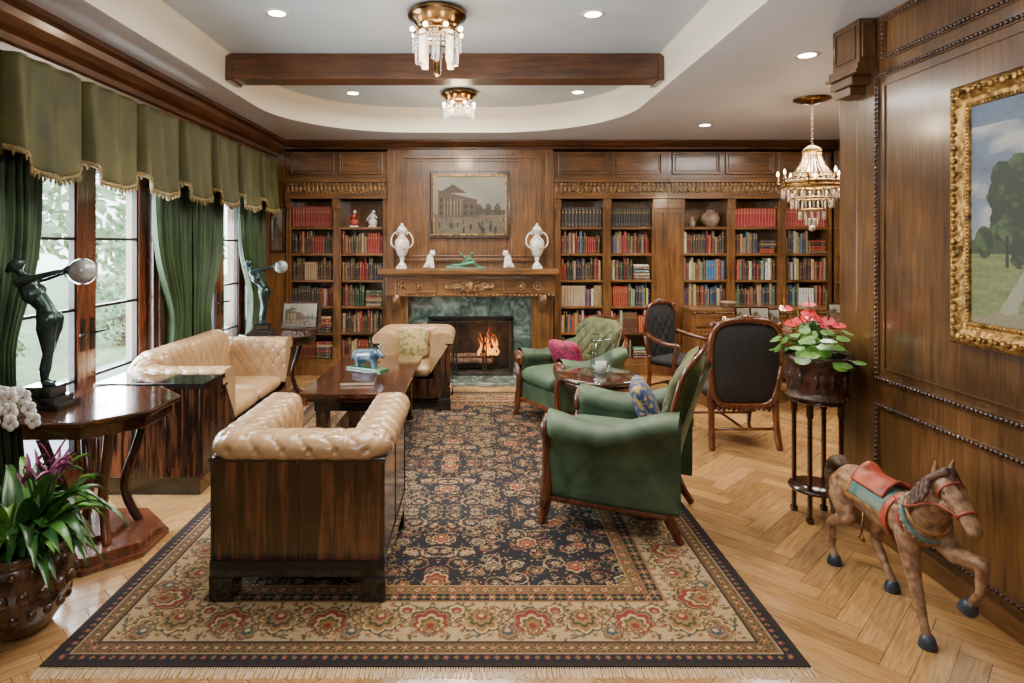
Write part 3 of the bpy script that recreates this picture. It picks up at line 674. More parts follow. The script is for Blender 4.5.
for s in(-1,1):
    n_=int((pw+.14)/.03)
    for k in range(n_+1):
        x=-(pw+.14)/2+k*(pw+.14)/n_; per.append((x,s*(ph/2+.07)))
    n_=int((ph+.14)/.03)
    for k in range(n_+1): per.append((s*(pw/2+.07),-(ph+.14)/2+k*(ph+.14)/n_))
for i,(x,z) in enumerate(per):
    g.add(sph((x,-.054,z),(.017,.012,.017) if i%2 else (.011,.016,.011),7,5),None,0,True)
for k in range(60):
    for s in(-1,1):
        x=-(pw/2)+k*pw/59; g.add(sph((x,-.045,s*(ph/2+.007)),.006,5,4),None,0,True); z=-(ph/2)+k*ph/59; g.add(sph((s*(pw/2+.007),-.045,z),.006,5,4),None,0,True)
mk('frame',g,'gold',pt)
pt=thing('framed_picture','narrow framed print hanging beside the bookcase','picture',(-2.50,7.758,1.82))
canvas('canvas',.12,.52,street,pt,Tr(0,-.012,0),.01)
g=G(); frame_profile(g,.12,.52,[(-.005,.014),(0,.02),(.015,.025),(.028,.015),(.03,0)]); mk('frame',g,'dark',pt)
# ------------------------------------------------------------ doors / windows
def french(y0,y1,top,name,label,cat):
    t=thing(name,label,cat,(LX-.08,(y0+y1)/2,0)); t['kind']='structure'; w=(y1-y0)/2
    g=G().box(-.1,.08,-w,-w+.05,0,top).box(-.1,.08,w-.05,w,0,top).box(-.1,.08,-w,w,top-.06,top)
    for s,e in((-1,-w-.12),(1,w)): g.box(.08,.105,e,e+.12,0,top+.12)
    g.box(.08,.105,-w-.12,w+.12,top,top+.12).box(-.1,.06,-w,w,0,.02)
    mk('door_frame',g,'dark',t,bev=.004)
    for s in(-1,1):
        a,b=(-w+.05,-.0) if s<0 else (0,w-.05)
        lf=mk('leaf',G().box(-.04,.02,a,a+.10,.02,top-.06).box(-.04,.02,b-.10,b,.02,top-.06).box(-.04,.02,a+.1,b-.1,.02,.26).box(-.04,.02,a+.1,b-.1,top-.17,top-.06),'redwood',t,bev=.004)
        g=G().box(-.03,.008,a+.1,a+.118,.26,top-.17).box(-.03,.008,b-.118,b-.1,.26,top-.17)
        for k in range(0,5): z=.26+(top-.43)*k/4; g.box(-.03,.008,a+.1,b-.1,z-.01,z+.01)
        mk('muntin',g,'iron',lf)
        mk('pane',G().box(-.014,-.010,a+.1,b-.1,.26,top-.17),'pane',lf)
        yy=(b-.05) if s<0 else (a+.05)
        g=G().box(.02,.026,yy-.02,yy+.02,.92,1.14).add(tube([(.03,yy,1.04),(.06,yy,1.04),(.065,yy-s*.0-.09*(1 if s<0 else -1),1.04)],.009,8),None,0,True)
        mk('handle',g,'iron',lf)
french(*doorA,'door_1','wood french doors with black muntins opening to the garden','door')
french(*winB,'door_2','wood french doors partly hidden by curtains','door')
mk('garden_terrace',G().box(-5.2,LX-.3,-6,24,-.2,-.05),'paving',label='pale stone terrace outside the doors',cat='terrace',**S)
mk('garden_lawn',G().box(-30,-5.2,-6,34,-.25,-.06),'lawn',label='green lawn beyond the terrace',cat='lawn',**S)
for i,(x,y,r,h) in enumerate([(-6.3,5.6,.9,1.2),(-7.5,8.8,1.2,2.1),(-6.2,12.3,1.1,1.5),(-10,16.0,2.2,3.2),(-11,6.4,1.8,3.2),(-6.0,10.4,.6,.6),(-14.5,11.5,2.2,3.6),(-5.9,7.2,.5,.5)]):
    t=thing('garden_tree','leafy green garden tree seen beyond the glass doors','tree',(x,y,-.06),group='garden trees')
    mk('trunk',G().add(tube(bez([(0,0,0),(.05,.03,h*.4),(0,0,h*.8)],4),.12,8),None,0,True),'log',t)
    g=G()
    for k in range(900):
        a=random.uniform(0,6.28);b=math.acos(random.uniform(-1,1)); q=r*random.uniform(.4,1)**.5
        c=Vector((q*sin(b)*cos(a),q*sin(b)*sin(a),h+q*.9*cos(b)))
        s_=.10*r; u1=Vector((random.uniform(-1,1),random.uniform(-1,1),random.uniform(-1,1))).normalized(); u2=u1.orthogonal().normalized()
        g.add(([c,c+u1*s_+u2*s_*.4,c+u1*s_*2,c+u1*s_-u2*s_*.4],[(0,1,2,3)]))
    mk('foliage',g,'tree',t)
# ------------------------------------------------------------ curtains
def curtain(y0,y1,top,label,tie=None,xc=-2.53,amp=.038,folds=7,gather=0,m='olive2'):
    t=thing('curtain',label,'curtain',(xc,(y0+y1)/2,0),group='velvet drapes'); w=(y1-y0)
    def fn(u,v):
        z=.02+(top-.02)*v
        k=1.0
        if tie is not None:
            f=math.exp(-((z-1.0)/.42)**2)*.45 + (.25 if z<1.0 else 0)*(1-math.exp(-((z-1.0)/.42)**2)); k=1-f
        yy=(u-.5)*w*k+(tie or 0)*(1-k)*w*.5
        sw=sin(2*pi*folds*u+.5*sin(3*v+u*4)); sw=sgn(sw)*abs(sw)**.75
        xa=amp*(.65+.35*k)*sw+.010*sin(2*pi*folds*2.3*u+v*5)
        return (xa,yy,z)
    g=G().add(surf(fn,160,40),None,0,True)
    o=mk('panel',g,m,t); s=o.modifiers.new('s','SOLIDIFY'); s.thickness=.006
    return t
curtain(3.14,3.64,2.55,'long dark green velvet curtain panel beside french doors',tie=-1,xc=-2.555,amp=.026)
curtain(4.84,5.42,2.55,'long green velvet curtain panel gathered against the wall',tie=1)
curtain(5.46,6.12,2.55,'long green velvet curtain panel held aside',tie=-1)
curtain(6.55,7.32,2.55,'long green velvet curtain panel next to bookcase',tie=1)
va=thing('valance','olive green velvet valance with scalloped gold trimmed hem','valance',(-2.40,0,0))
y0,y1=3.14,7.36; ns=7
def vfn(u,v):
    y=y0+(y1-y0)*u; s=(u*ns)%1
    bot=2.16-.16*sin(pi*s)**.75
    z=bot+(2.63-bot)*v
    pl=.115*(1-math.exp(-(min(s,1-s)/.035)**2))-.055
    x=pl*(1-.3*v)+.026*sin(2*pi*u*ns*3)*(1-v*.6)+.02*max(0,1-abs(s-.5)*5)*(1-v)
    return (x,y,z)
o=mk('fabric',G().add(surf(vfn,840,16),None,0,True),'olive',va); s=o.modifiers.new('s','SOLIDIFY'); s.thickness=.008
g=G()
def q_(u,k):
    p=vfn(u,0); return (p[0]+(.006 if k<2 else -.004),p[1],p[2]+(.018 if k in(1,2) else -.012))
N_=840; vs=[q_(i/N_,k) for i in range(N_+1) for k in range(4)]; g.add((vs,[(i*4+k,(i+1)*4+k,(i+1)*4+(k+1)%4,i*4+(k+1)%4) for i in range(N_) for k in range(4)]),None,0,True)
for i in range(0,N_,4):
    p=vfn(i/N_,0); g.add(sph((p[0]+.003,p[1],p[2]-.02),(.008,.008,.016),5,4),None,0,True)
mk('trim_braid',g,'trimgold',va)
g=G().box(-.19,-.02,y0-.02,y1+.02,2.56,2.63); mk('pelmet_board',g,'dark',va)
for yq in(y0,y1): mk('side_return',G().add(surf(lambda u,v:(-.19+.18*u,yq,2.10+.53*v),4,4)),'olive',va)
# ------------------------------------------------------------ rug
def build_rug():
    x0,x1,y0,y1=-1.70,1.29,2.40,6.84; W=x1-x0;Lr=y1-y0; res=.0045
    nx=int(W/res);ny=int(Lr/res); x=np.linspace(0,W,nx);y=np.linspace(0,Lr,ny); xxg,yyg=np.meshgrid(x,y)
    navy=np.array([.0022,.0024,.0062]);cream=(.34,.235,.12);beige=(.18,.105,.042);rust=(.13,.016,.008);olive=(.055,.048,.012);teal=(.022,.045,.050);brown=(.020,.009,.005);gold=(.17,.088,.024)
    fx_=W/2-np.abs(xxg-W/2); fy_=Lr/2-np.abs(yyg-Lr/2); e=np.minimum(fx_,fy_); side=fx_<fy_
    s=np.where(side,np.abs(yyg-Lr/2),np.abs(xxg-W/2))
    def flower(c,dx,dy,r,n,cols,ph=0):
        rr=np.hypot(dx,dy);th=np.arctan2(dy,dx)
        for k,(f_,col) in enumerate(cols):
            m=rr<r*f_*(.78+.22*np.cos(n*th+ph+k*pi*.5)); c[m]=col
    def palm(c,dx,dy,r,cols,np_=4.5,am=.20):
        for f_,col in cols:
            rr=np.hypot(dx*1.2,dy); th=np.arctan2(dx,dy); m=rr<r*f_*(.50+.32*np.cos(th)+am*np.abs(np.cos(np_*th))); c[m]=col
    def leaf(c,dx,dy,ang,l,w,col):
        ca,sa=cos(ang),sin(ang); a=dx*ca+dy*sa; b=-dx*sa+dy*ca+.25*w*np.sin(a/l*pi*2)
        t=np.clip(a/l,0,1); m=(a>0)&(a<l)&(np.abs(b)<w*np.sin(pi*t)**.8*(.75+.25*np.cos(a/l*40))); c[m]=col
    ta,tb=.94,.84; tr=.0025; na,nb=int(ta/tr),int(tb/tr)
    av=np.linspace(0,ta,na); bvv=np.linspace(0,tb,nb)
    A,B=np.meshgrid(av,bvv); T=np.ones(A.shape+(3,))*navy
    r=np.random.default_rng(21)
    def win(px,py,rad):
        i0,i1=max(0,int((px-rad)/tr)),max(0,min(na,int((px+rad)/tr)+2)); j0,j1=max(0,int((py-rad)/tr)),max(0,min(nb,int((py+rad)/tr)+2))
        return (slice(j0,j1),slice(i0,i1))
    def wl(fn,px,py,rad):
        w=win(px,py,rad)
        if T[w].size: sub=T[w]; fn(sub,A[w]-px,B[w]-py); T[w]=sub
    def line(pts,w,col):
        for (px,py) in pts:
            def f_(c,dx,dy): c[dx*dx+dy*dy<w*w]=col
            wl(f_,px,py,w*1.5+tr)
    cols4=[olive,rust,beige,teal,gold]
    cen=[]
    for k in range(4000):
        p=(r.uniform(0,ta),r.uniform(0,tb)); 
        if all((p[0]-q[0])**2+(p[1]-q[1])**2>.112**2 for q in cen): cen.append(p)
    for i,(cx,cy) in enumerate(cen):
        r0=r.uniform(.052,.074); a0=r.uniform(0,6.28); dirn=1 if i%2 else -1; pts=[]
        for k in range(190):
            t=k/190; a=a0+dirn*1.35*t*2*pi; q=r0*(1-t*.78); pts.append((cx+q*cos(a),cy+q*sin(a)))
        line(pts,.0027,[cream,beige,gold][i%3])
        for k in range(6,180,19):
            px,py=pts[k]; a=r.uniform(0,6.28); col=cols4[r.integers(0,5)]
            wl(lambda c,dx,dy:leaf(c,dx,dy,a,.025,.0052,col),px,py,.035)
        for k in(24,80,130):
            c1=[gold,rust,cream][r.integers(0,3)]; c2=[rust,teal,olive][r.integers(0,3)]
            wl(lambda c,dx,dy:flower(c,dx,dy,.0150,5,[(1,c1),(.6,c2),(.25,cream)]),pts[k][0],pts[k][1],.024)
        rr=r.uniform(.020,.029)
        wl(lambda c,dx,dy:flower(c,dx,dy,rr,6,[(1,[cream,beige,gold][i%3]),(.74,[rust,teal,olive,rust][i%4]),(.4,cream)]),cx,cy,.042)
    pls=[(0,.05,.10,1),(ta,tb-.03,.10,-1),(ta*.5,tb*.5,.09,1),(ta*.97,.05,.07,1),(.0,tb*.62,.08,-1),(ta*.28,tb*.85,.07,-1),(ta*.70,tb*.80,.07,1),(ta*.30,tb*.22,.07,1),(ta*.74,tb*.26,.08,-1),(ta*.22,tb*.52,.06,1),(ta*.80,tb*.52,.06,-1)]
    for i,(px,py,rr,sg) in enumerate(pls):
        wl(lambda c,dx,dy:palm(c,dx,sg*dy,rr*1.16,[(1,navy)]),px,py,rr*1.4); wl(lambda c,dx,dy:palm(c,dx,sg*dy,rr,[(1,cream),(.86,rust if i%2==0 else teal),(.60,gold),(.42,olive if i%2 else rust),(.22,cream)]),px,py,rr*1.4)
    for k in range(700):
        px,py=r.uniform(0,ta),r.uniform(0,tb); ii=T[min(nb-1,int(py/tr)),min(na-1,int(px/tr))]
        if ii.sum()<.02:
            c1=cols4[r.integers(0,5)]; wl(lambda c,dx,dy:flower(c,dx,dy,.0075,4,[(1,c1),(.5,cream)]),px,py,.012)
    def tri(q,p): q=np.mod(q,2*p); return np.where(q>p,2*p-q,q)
    a=tri(np.abs(xxg-W/2),ta); b=tri(np.abs(yyg-Lr/2),tb)
    c=T[np.clip((b/tb*(nb-1)).astype(int),0,nb-1),np.clip((a/ta*(na-1)).astype(int),0,na-1)].copy()
    def band(e0,e1,bg): m=(e>=e0)&(e<e1); c[m]=bg; return m
    def periodic(p): return np.mod(s+p/2,p)-p/2
    def inband(m,fn):
        sub=c.copy(); fn(sub); c[m]=sub[m]
    m=band(.495,.56,np.array((.13,.066,.020))); inband(m,lambda q:(flower(q,periodic(.08),e-.5275,.030,5,[(1,rust),(.6,cream),(.3,olive)]),flower(q,np.mod(s,.08)-.04,e-.5275,.020,4,[(1,olive),(.5,beige)])))
    m=band(.44,.495,navy); inband(m,lambda q:(flower(q,periodic(.09),e-.4675,.026,6,[(1,beige),(.7,rust),(.4,cream)]),flower(q,np.mod(s,.09)-.045,e-.4675,.02,4,[(1,olive),(.5,beige)])))
    m=band(.428,.44,np.array(gold)); m=band(.56,.567,np.array(cream)*.8)
    mm=band(.150,.428,np.array(cream)*.86)
    def main(q):
        p=.44; ec=e-.289
        def ds(o_): return np.mod(s-o_+p/2,p)-p/2
        for kk in range(100):
            rr=np.random.default_rng(kk+5); o_=rr.uniform(0,p); ce=rr.uniform(-.13,.13)
            leaf(q,ds(o_),ec-ce,rr.uniform(0,6.28),rr.uniform(.03,.06),rr.uniform(.006,.011),[olive,gold,(.10,.048,.015),(.05,.05,.015),rust][kk%5])
        wv=.08*np.cos(s*2*pi/p)
        q[np.abs(ec-wv)<.005]=olive; q[np.abs(ec+wv*.9)<.0045]=(.08,.035,.015)
        for kk in range(56):
            rr=np.random.default_rng(kk+95); o_=rr.uniform(0,p); ce=rr.uniform(-.125,.125)
            flower(q,ds(o_),ec-ce,rr.uniform(.010,.020),5+kk%2,[(1,[rust,olive,(.10,.045,.015),teal][kk%4]),(.6,[beige,cream,gold][kk%3]),(.25,rust)])
        palm(q,ds(0),ec+.045,.145,[(1,(.03,.016,.008)),(.93,beige),(.85,rust),(.64,cream),(.52,olive),(.38,gold),(.2,rust)])
        palm(q,ds(p/2),-(ec-.045),.140,[(1,(.022,.026,.009)),(.93,cream),(.83,gold),(.64,(.03,.028,.010)),(.50,beige),(.32,rust),(.15,cream)],5.5)
        palm(q,ds(p/4),ec-.06,.070,[(1,olive),(.85,cream),(.6,rust),(.3,beige)]); palm(q,ds(3*p/4),-(ec+.06),.070,[(1,(.08,.03,.012)),(.85,beige),(.6,teal),(.3,cream)])
    inband(mm,main)
    m=band(.138,.150,np.array(brown)); m=band(.080,.138,np.array((.10,.05,.016))); inband(m,lambda q:(flower(q,periodic(.09),e-.109,.028,6,[(1,brown),(.8,beige),(.5,rust),(.25,cream)]),flower(q,np.mod(s,.09)-.045,e-.109,.020,4,[(1,olive),(.5,cream)])))
    m=band(.072,.080,np.array(cream)*.6); m=band(.0,.072,navy); inband(m,lambda q:(flower(q,periodic(.08),e-.050,.015,5,[(1,rust),(.6,beige)]),flower(q,np.mod(s,.08)-.04,e-.050,.012,4,[(1,gold),(.5,olive)])))
    m=band(0,.022,np.array(brown)*.6)
    c*=(1+.06*rng.standard_normal(c.shape[:2]))[...,None]; c=np.clip(c,0.0018,1)
    z=.012+.0*xxg
    co=np.stack([xxg-W/2,yyg-Lr/2,z],-1).reshape(-1,3)
    idx=np.arange(nx*ny).reshape(ny,nx); f=np.stack([idx[:-1,:-1],idx[:-1,1:],idx[1:,1:],idx[1:,:-1]],-1).reshape(-1,4)
    k=nx*ny; co=np.vstack([co,[[-W/2,-Lr/2,.001],[W/2,-Lr/2,.001],[W/2,Lr/2,.001],[-W/2,Lr/2,.001]]])
    fl=f.tolist()+[[k+3,k+2,k+1,k],[k,k+1,nx-1,0],[k+1,k+2,nx*ny-1,nx-1],[k+2,k+3,nx*(ny-1),nx*ny-1],[k+3,k,0,nx*(ny-1)]]
    rt=thing('area_rug','large navy and cream Persian style floral rug with fringed ends','rug',((x0+x1)/2,(y0+y1)/2,0))
    me=bpy.data.meshes.new('pile'); me.from_pydata(co.tolist(),[],fl); me.materials.append(M['rug']); o=link(bpy.data.objects.new('pile',me)); o.parent=rt
    setcol(o,np.vstack([c.reshape(-1,3),np.tile(np.array(brown)*.6,(4,1))]))
    g=G()
    for sg in(-1,1):
        for k in range(300):
            xq=-W/2+.005+k*(W-.01)/299; dx=random.uniform(-.006,.006); l=random.uniform(.045,.06)
            a=sg*Lr/2; g.add(([(xq-.003,a,.008),(xq+.003,a,.008),(xq+dx+.004,a+sg*l,.002),(xq+dx-.004,a+sg*l,.002)],[(0,1,2,3)]))
    f_=mk('fringe',g,'fringe',rt); f_['kind']='stuff'
build_rug(); RZ=.012
# ------------------------------------------------------------ tufted club chair / sofa
def tufted_u(W,D,prof,r0,su,sv,amp,lift=0,ds=.009,nv=66):
    prof=bez([(a,0,b) for a,b in prof],8); P=[(p.x,p.z) for p in prof]
    L_=[0]
    for i in range(1,len(P)): L_.append(L_[-1]+math.hypot(P[i][0]-P[i-1][0],P[i][1]-P[i-1][1]))
    vs=np.linspace(0,L_[-1],nv); po=np.interp(vs,L_,[p[0] for p in P]); pz=np.interp(vs,L_,[p[1] for p in P])
    lA=D-r0; lc=r0*1.2; lB=W-2*r0; tot=2*lA+2*lc+lB; nu=int(tot/ds)
    ss=np.linspace(0,tot,nu); G3=np.zeros((nu,nv,3))
    for i,s in enumerate(ss):
        for j in range(nv):
            o=po[j]; r=max(r0-o,.02); hw=W/2-o; yb=-D/2+o
            if s<lA: f=s/lA; p=(-hw, D/2+(yb+r-D/2)*f)
            elif s<lA+lc: a=(s-lA)/lc*pi/2; p=(-hw+r-r*cos(a), yb+r-r*sin(a))
            elif s<lA+lc+lB: f=(s-lA-lc)/lB; p=(-hw+r+(2*hw-2*r)*f,yb)
            elif s<lA+2*lc+lB: a=(s-lA-lc-lB)/lc*pi/2; p=(hw-r+r*sin(a),yb+r-r*cos(a))
            else: f=(s-lA-2*lc-lB)/lA; p=(hw,yb+r+(D/2-yb-r)*f)
            z=pz[j]
            if lift:
                q=min(1,max(0,(s-lA)/(lc+.12)));q2=min(1,max(0,(tot-lA-s)/(lc+.12))); q=min(q,q2); q=q*q*(3-2*q)
                z=z+lift*q*min(1,max(0,(z-.45)/.2))
            G3[i,j]=(p[0],p[1],z)
    du=np.gradient(G3,axis=0);dv=np.gradient(G3,axis=1); n=np.cross(du,dv); n/=np.linalg.norm(n,axis=2,keepdims=True)+1e-9
    jm=int(np.argmax(pz))
    if n[nu//2,jm,2]<0: n=-n
    S2,V2=np.meshgrid(ss,vs,indexing='ij'); a=(S2-tot/2)/su+V2/sv; b=(S2-tot/2)/su-V2/sv
    sa,sb=np.abs(np.sin(pi*a)),np.abs(np.sin(pi*b))
    crease=np.minimum(sa,sb); but=np.exp(-(sa**2+sb**2)/.06)
    h=np.clip(crease*5,0,1)**.6*.38+.25*np.sqrt(sa*sb)-1.35*but
    fade=np.clip(V2/.04,0,1)*np.clip((L_[-1]-V2)/.08,0,1)
    G3+=n*((h-.4)*amp*fade)[...,None]
    v=G3.reshape(-1,3).tolist(); f=[]
    for i in range(nu-1):
        for j in range(nv-1): q=i*nv+j; f.append((q,q+nv,q+nv+1,q+1))
    g=G(); g.add((v,f),None,0,True)
    g.add(([v[j] for j in range(nv)],[list(range(nv))]),None,0); g.add(([v[(nu-1)*nv+j] for j in range(nv)],[list(range(nv))]),None,0)
    return g
PROF=[(.015,.650),(-.016,.658),(-.024,.685),(-.014,.722),(.025,.750),(.10,.757),(.165,.738),(.190,.685),(.192,.58),(.195,.45),(.20,.36)]
def club(name,label,cat,W,D,loc,rz,nseat,lift=0,group=None,block=0):
    t=thing(name,label,cat,loc,rz,group)
    g=tufted_u(W,D,PROF,.13,.12,.145,.021,lift); mk('tufted_upholstery',g,'leather',t)
    g=G(); hw,hd=W/2,D/2
    def shell(o,z0,z1,mi):
        g.box(-hw+o,hw-o,-hd+o,-hd+.05,z0,z1,mi).box(-hw+o,-hw+.05,-hd+.05,hd-o,z0,z1,mi).box(hw-.05,hw-o,-hd+.05,hd-o,z0,z1,mi)
    shell(.006,.19,.655,0); shell(0,.115,.19,1); shell(-.004,.64,.658,1)
    g.box(-hw+.05,-hw+.17,hd-.04,hd-.004,.12,.655,0).box(hw-.17,hw-.05,hd-.04,hd-.004,.12,.655,0).box(-hw+.17,hw-.17,hd-.06,hd-.012,.115,.30,0)
    npx=max(2,round(W/.36)); npy=2
    for k in range(npx+1):
        x=-hw+.012+k*(W-.024)/npx; g.box(x-.005,x+.005,-hd+.000,-hd+.01,.19,.64,1)
    for k in range(npy+1):
        y=-hd+.012+k*(D-.024)/npy
        for s in(-1,1): g.box(min(s*(hw-.002),s*(hw-.01)),max(s*(hw-.002),s*(hw-.01)),y-.005,y+.005,.19,.64,1)
    mk('wood_shell',g,['ebony','black'],t,bev=.003)
    if block:
        g=G().box(hw+.004,hw+block,-hd+.01,hd-.004,.12,.70,0).box(hw+.0,hw+block+.008,-hd,hd+.006,.70,.735,1).box(hw+.02,hw+block-.02,-hd+.03,hd-.03,0,.12,1)
        for k in range(4):
            y=-hd+.02+k*(D-.04)/3; g.box(hw+block-.001,hw+block+.004,y-.004,y+.004,.14,.70,1)
        mk('side_block',g,['ebony','black'],t,bev=.006)
    for sx_ in(-1,1):
        for sy in(-1,1):
            mk('foot',G().box(min(sx_*(hw-.11),sx_*(hw+.003)),max(sx_*(hw-.11),sx_*(hw+.003)),min(sy*(hd-.11),sy*(hd+.003)),max(sy*(hd-.11),sy*(hd+.003)),0,.118),'black',t,bev=.006)
    sw=(W-.39)/nseat
    mk('seat_base',G().box(-hw+.05,hw-.05,-hd+.05,hd-.06,.13,.30),'black',t)
    for k in range(nseat):
        mk('seat_cushion',G().add(cushion(sw-.006,D-.21,.15,.22,40,14),Tr(-hw+.195+sw*(k+.5),.085,.37),0,True),'leather',t)
    return t
club('club_chair','camel tufted leather club chair with macassar veneer shell on the rug','armchair',.80,.83,(-.825,3.24,RZ),0,1,group='matching club chairs')
club('club_chair','camel tufted leather club chair facing the room near the hearth','armchair',.74,.72,(-.64,6.42,RZ),pi,1,group='matching club chairs')
club('sofa','camel tufted leather chesterfield sofa with dark veneer ends below windows','sofa',1.58,.71,(-2.145,5.17,0),-pi/2,2,lift=.09,block=.34)
# ------------------------------------------------------------ pillows
def pillow(loc,rot,m,label,w=.36,h=.34,t=.13):
    return mk('throw_pillow',G().add(cushion(w,h,t,.45,40,14,.18),None,0,True),m,None,loc,rot,label=label,cat='pillow')
pillow((-.70,6.46,.60),(1.25,0,.05),'gshade','floral cream and green pillow on the club chair',.34,.28)
# ------------------------------------------------------------ coffee table
CT=.56
t=thing('coffee_table','low rectangular dark lacquered coffee table with glossy veneer top','coffee table',(-.905,5.20,RZ))
mk('table_top',G().box(-.375,.375,-.76,.76,.52,.56).box(-.34,.34,-.72,.72,.485,.52),'ebtop',t,bev=.008)
mk('apron',G().box(-.30,.30,-.64,.64,.40,.485),'black',t,bev=.004)
for sx_ in(-1,1):
    for sy in(-1,1):
        g=G(); x,y=sx_*.25,sy*.58
        g.box(x-.045,x+.045,y-.045,y+.045,.05,.40).box(x-.055,x+.055,y-.055,y+.055,.0,.05)
        mk('leg',g,'ebony',t,bev=.008)
mk('lower_shelf',G().box(-.27,.27,-.6,.6,.11,.135),'ebtop',t,bev=.004)
g=G()
for a in(((-.09,0,.10),(.06,0,.11),.055,.06),((.06,0,.12),(.12,0,.14),.045,.032),((.12,0,.14),(.17,0,.11),.03,.02),((-.10,.03,.08),(-.11,.035,.015),.022,.016),((-.08,-.03,.08),(-.07,-.035,.015),.022,.016),((.06,.03,.08),(.07,.035,.015),.02,.015),((.08,-.03,.08),(.1,-.035,.015),.02,.015),((.12,.02,.165),(.13,.055,.20),.01,.005),((.12,-.02,.165),(.13,-.055,.20),.01,.005),((-.14,0,.12),(-.17,0,.05),.009,.008)): g.add(cap(*a),None,0,True)
t=thing('bull_figurine','glazed blue bull sculpture standing on the coffee table','sculpture',(-.95,5.3,RZ+CT),-.5)
o=mk('body',g,'blueglaze',t,vox=.007,smooth=3); o.location.z=.012
mk('plinth',G().box(-.17,.19,-.06,.06,0,.018),'jade',t,bev=.003)
for i,(x,y,sx_,sy,rz,mm) in enumerate(((-.93,4.84,.26,.32,.1,'darkx'),)):
    mk('large_book',G().box(-sx_/2,sx_/2,-sy/2,sy/2,0,.004).box(-sx_/2+.004,sx_/2-.004,-sy/2+.004,sy/2-.004,.004,.026,1).box(-sx_/2,sx_/2,-sy/2,sy/2,.026,.03).box(-sx_/2,-sx_/2+.004,-sy/2,sy/2,0,.03),[mm,'pages'],None,(x,y,RZ+CT),(0,0,rz),label='large dark hardcover book lying on the coffee table',cat='book')
# ------------------------------------------------------------ green armchairs
def green_chair(label,loc,rz,m='green',bh=.70,tuft=True):
    t=thing('armchair',label,'armchair',loc,rz,'matching green velvet armchairs')
    def back(u,v):
        z=.30+bh*v; tp=max(0,(v-.78)/.22); w=(.285+.05*v)*math.sqrt(max(.0,1-.72*tp**2.4)); th=.072*(1-.25*v)*math.sqrt(max(.02,1-tp**3*.98))
        if v<.03: th*=.6
        a=2*pi*u; cx=sgn(cos(a))*abs(cos(a))**.6; cy=sgn(sin(a))*abs(sin(a))**.75
        x=w*cx; y=-.27-.20*v**1.25+th*cy+.055*(x/.33)**2*(.4+.6*v)
        if cy>.2:
            A_=abs(sin(pi*(x/.15+z/.19)));B_=abs(sin(pi*(x/.15-z/.19))); q=min(1,min(A_,B_)*3)**.6*.6+.4*math.sqrt(A_*B_)-.9*math.exp(-(A_*A_+B_*B_)/.08)
            y+=(q-.6)*.030*min(1,(cy-.2)*3)*min(1,(1-v)*6)
        return (x,y,z)
    g=G().add(surf(back,170,70,True),None,0,True); mk('backrest',g,'oliveold' if m=='green' else m,t)
    mk('rear_panel',G().add(surf(lambda u,v:((u-.5)*2*(.255+.045*v)*(1 if v<.8 else math.sqrt(1-((v-.8)/.24)**2)),-.354-.185*v**1.25+.03*((u-.5)*2)**2,.32+(bh-.1)*v),16,20),None,0,True),m,t)
    P_=[]
    for k in range(24):
        v=k/23; z=.30+bh*v; tp=max(0,(v-.78)/.22); w=(.285+.05*v)*math.sqrt(max(.0,1-.72*tp**2.4)); P_.append((w+.004,-.29-.20*v**1.25+.055*(w/.33)**2*(.4+.6*v),z))
    wt=P_[-1][0]; path=[(-a,b,c) for a,b,c in P_]+[(-wt*.5,P_[-1][1]-.012,P_[-1][2]+.012),(0,P_[-1][1]-.015,P_[-1][2]+.015),(wt*.5,P_[-1][1]-.012,P_[-1][2]+.012)]+P_[::-1]
    mk('back_frame',G().add(tube(path,.014,8),None,0,True),'redwood',t)
    mk('seat_base',G().box(-.30,.30,-.32,.33,.17,.34),m,t,bev=.02,seg=3)
    mk('seat_cushion',G().add(cushion(.56,.70,.20,.25,40,14),Tr(0,.04,.425),0,True),m,t)
    for s in(-1,1):
        def arm(u,v):
            y=-.40+.73*v; zc=.625-.06*v+.035*math.cos(v*5.5); a=2*pi*u
            rx=.084+.016*v; rz_=.070+.014*v
            ca,sa=cos(a),sin(a)
            bow=.025*sin(pi*v)
            x=s*(.345+.012*v+bow)+rx*ca; z=zc+rz_*sa
            if sa<-.45:
                k=(-sa-.45)/.55; kk=min(1,k*1.25); z=zc-rz_*.45-(zc-rz_*.45-.165)*kk; inn=.38+.51*math.exp(-k*14); x=s*(.325+bow*(1-.6*kk)+.02*math.exp(-k*12))+rx*inn*(ca/.893)*1.0
            e=math.sqrt(max(.0,1-max(0,(v-.93)/.07)**2*.6)); return (s*.335+(x-s*.335)*e,y,z)
        mk('armrest',G().add(surf(arm,96,32,True),None,0,True),m,t)
        g=G()
        xs=s*.357
        g.add(tube([(xs,.325,.565),(xs,.352,.565)],.082,20),None,0,True)
        g.add(tube([(xs,.340,.565),(xs,.362,.565)],.038,16),None,0,True)
        g.add(tube(bez([(xs+s*.025,.338,.51),(xs-s*.022,.345,.42),(xs-s*.024,.345,.30),(xs+s*.0,.35,.16),(xs-s*.01,.36,.08),(xs+s*.005,.375,.0)],6),[.03]*6+[.033]*12+[.036,.036,.035,.034,.032,.03,.029,.028,.027,.026,.025,.024,.024],8,.8),None,0,True)
        mk('front_leg',g,'redwood',t)
        g=G().add(tube(bez([(s*.27,-.29,.24),(s*.28,-.33,.12),(s*.30,-.40,.0)],5),[.034,.034,.033,.032,.031,.03,.028,.026,.025,.024,.023],4),None,0)
        mk('rear_leg',g,'redwood',t,bev=.004)
        mk('side_rail',G().box(min(s*.295,s*.355),max(s*.295,s*.355),-.33,.335,.135,.165),'redwood',t,bev=.008)
    mk('front_rail',G().box(-.33,.33,.325,.345,.15,.19),'redwood',t,bev=.006)
    return t
rzn=math.atan2(.91,.41)
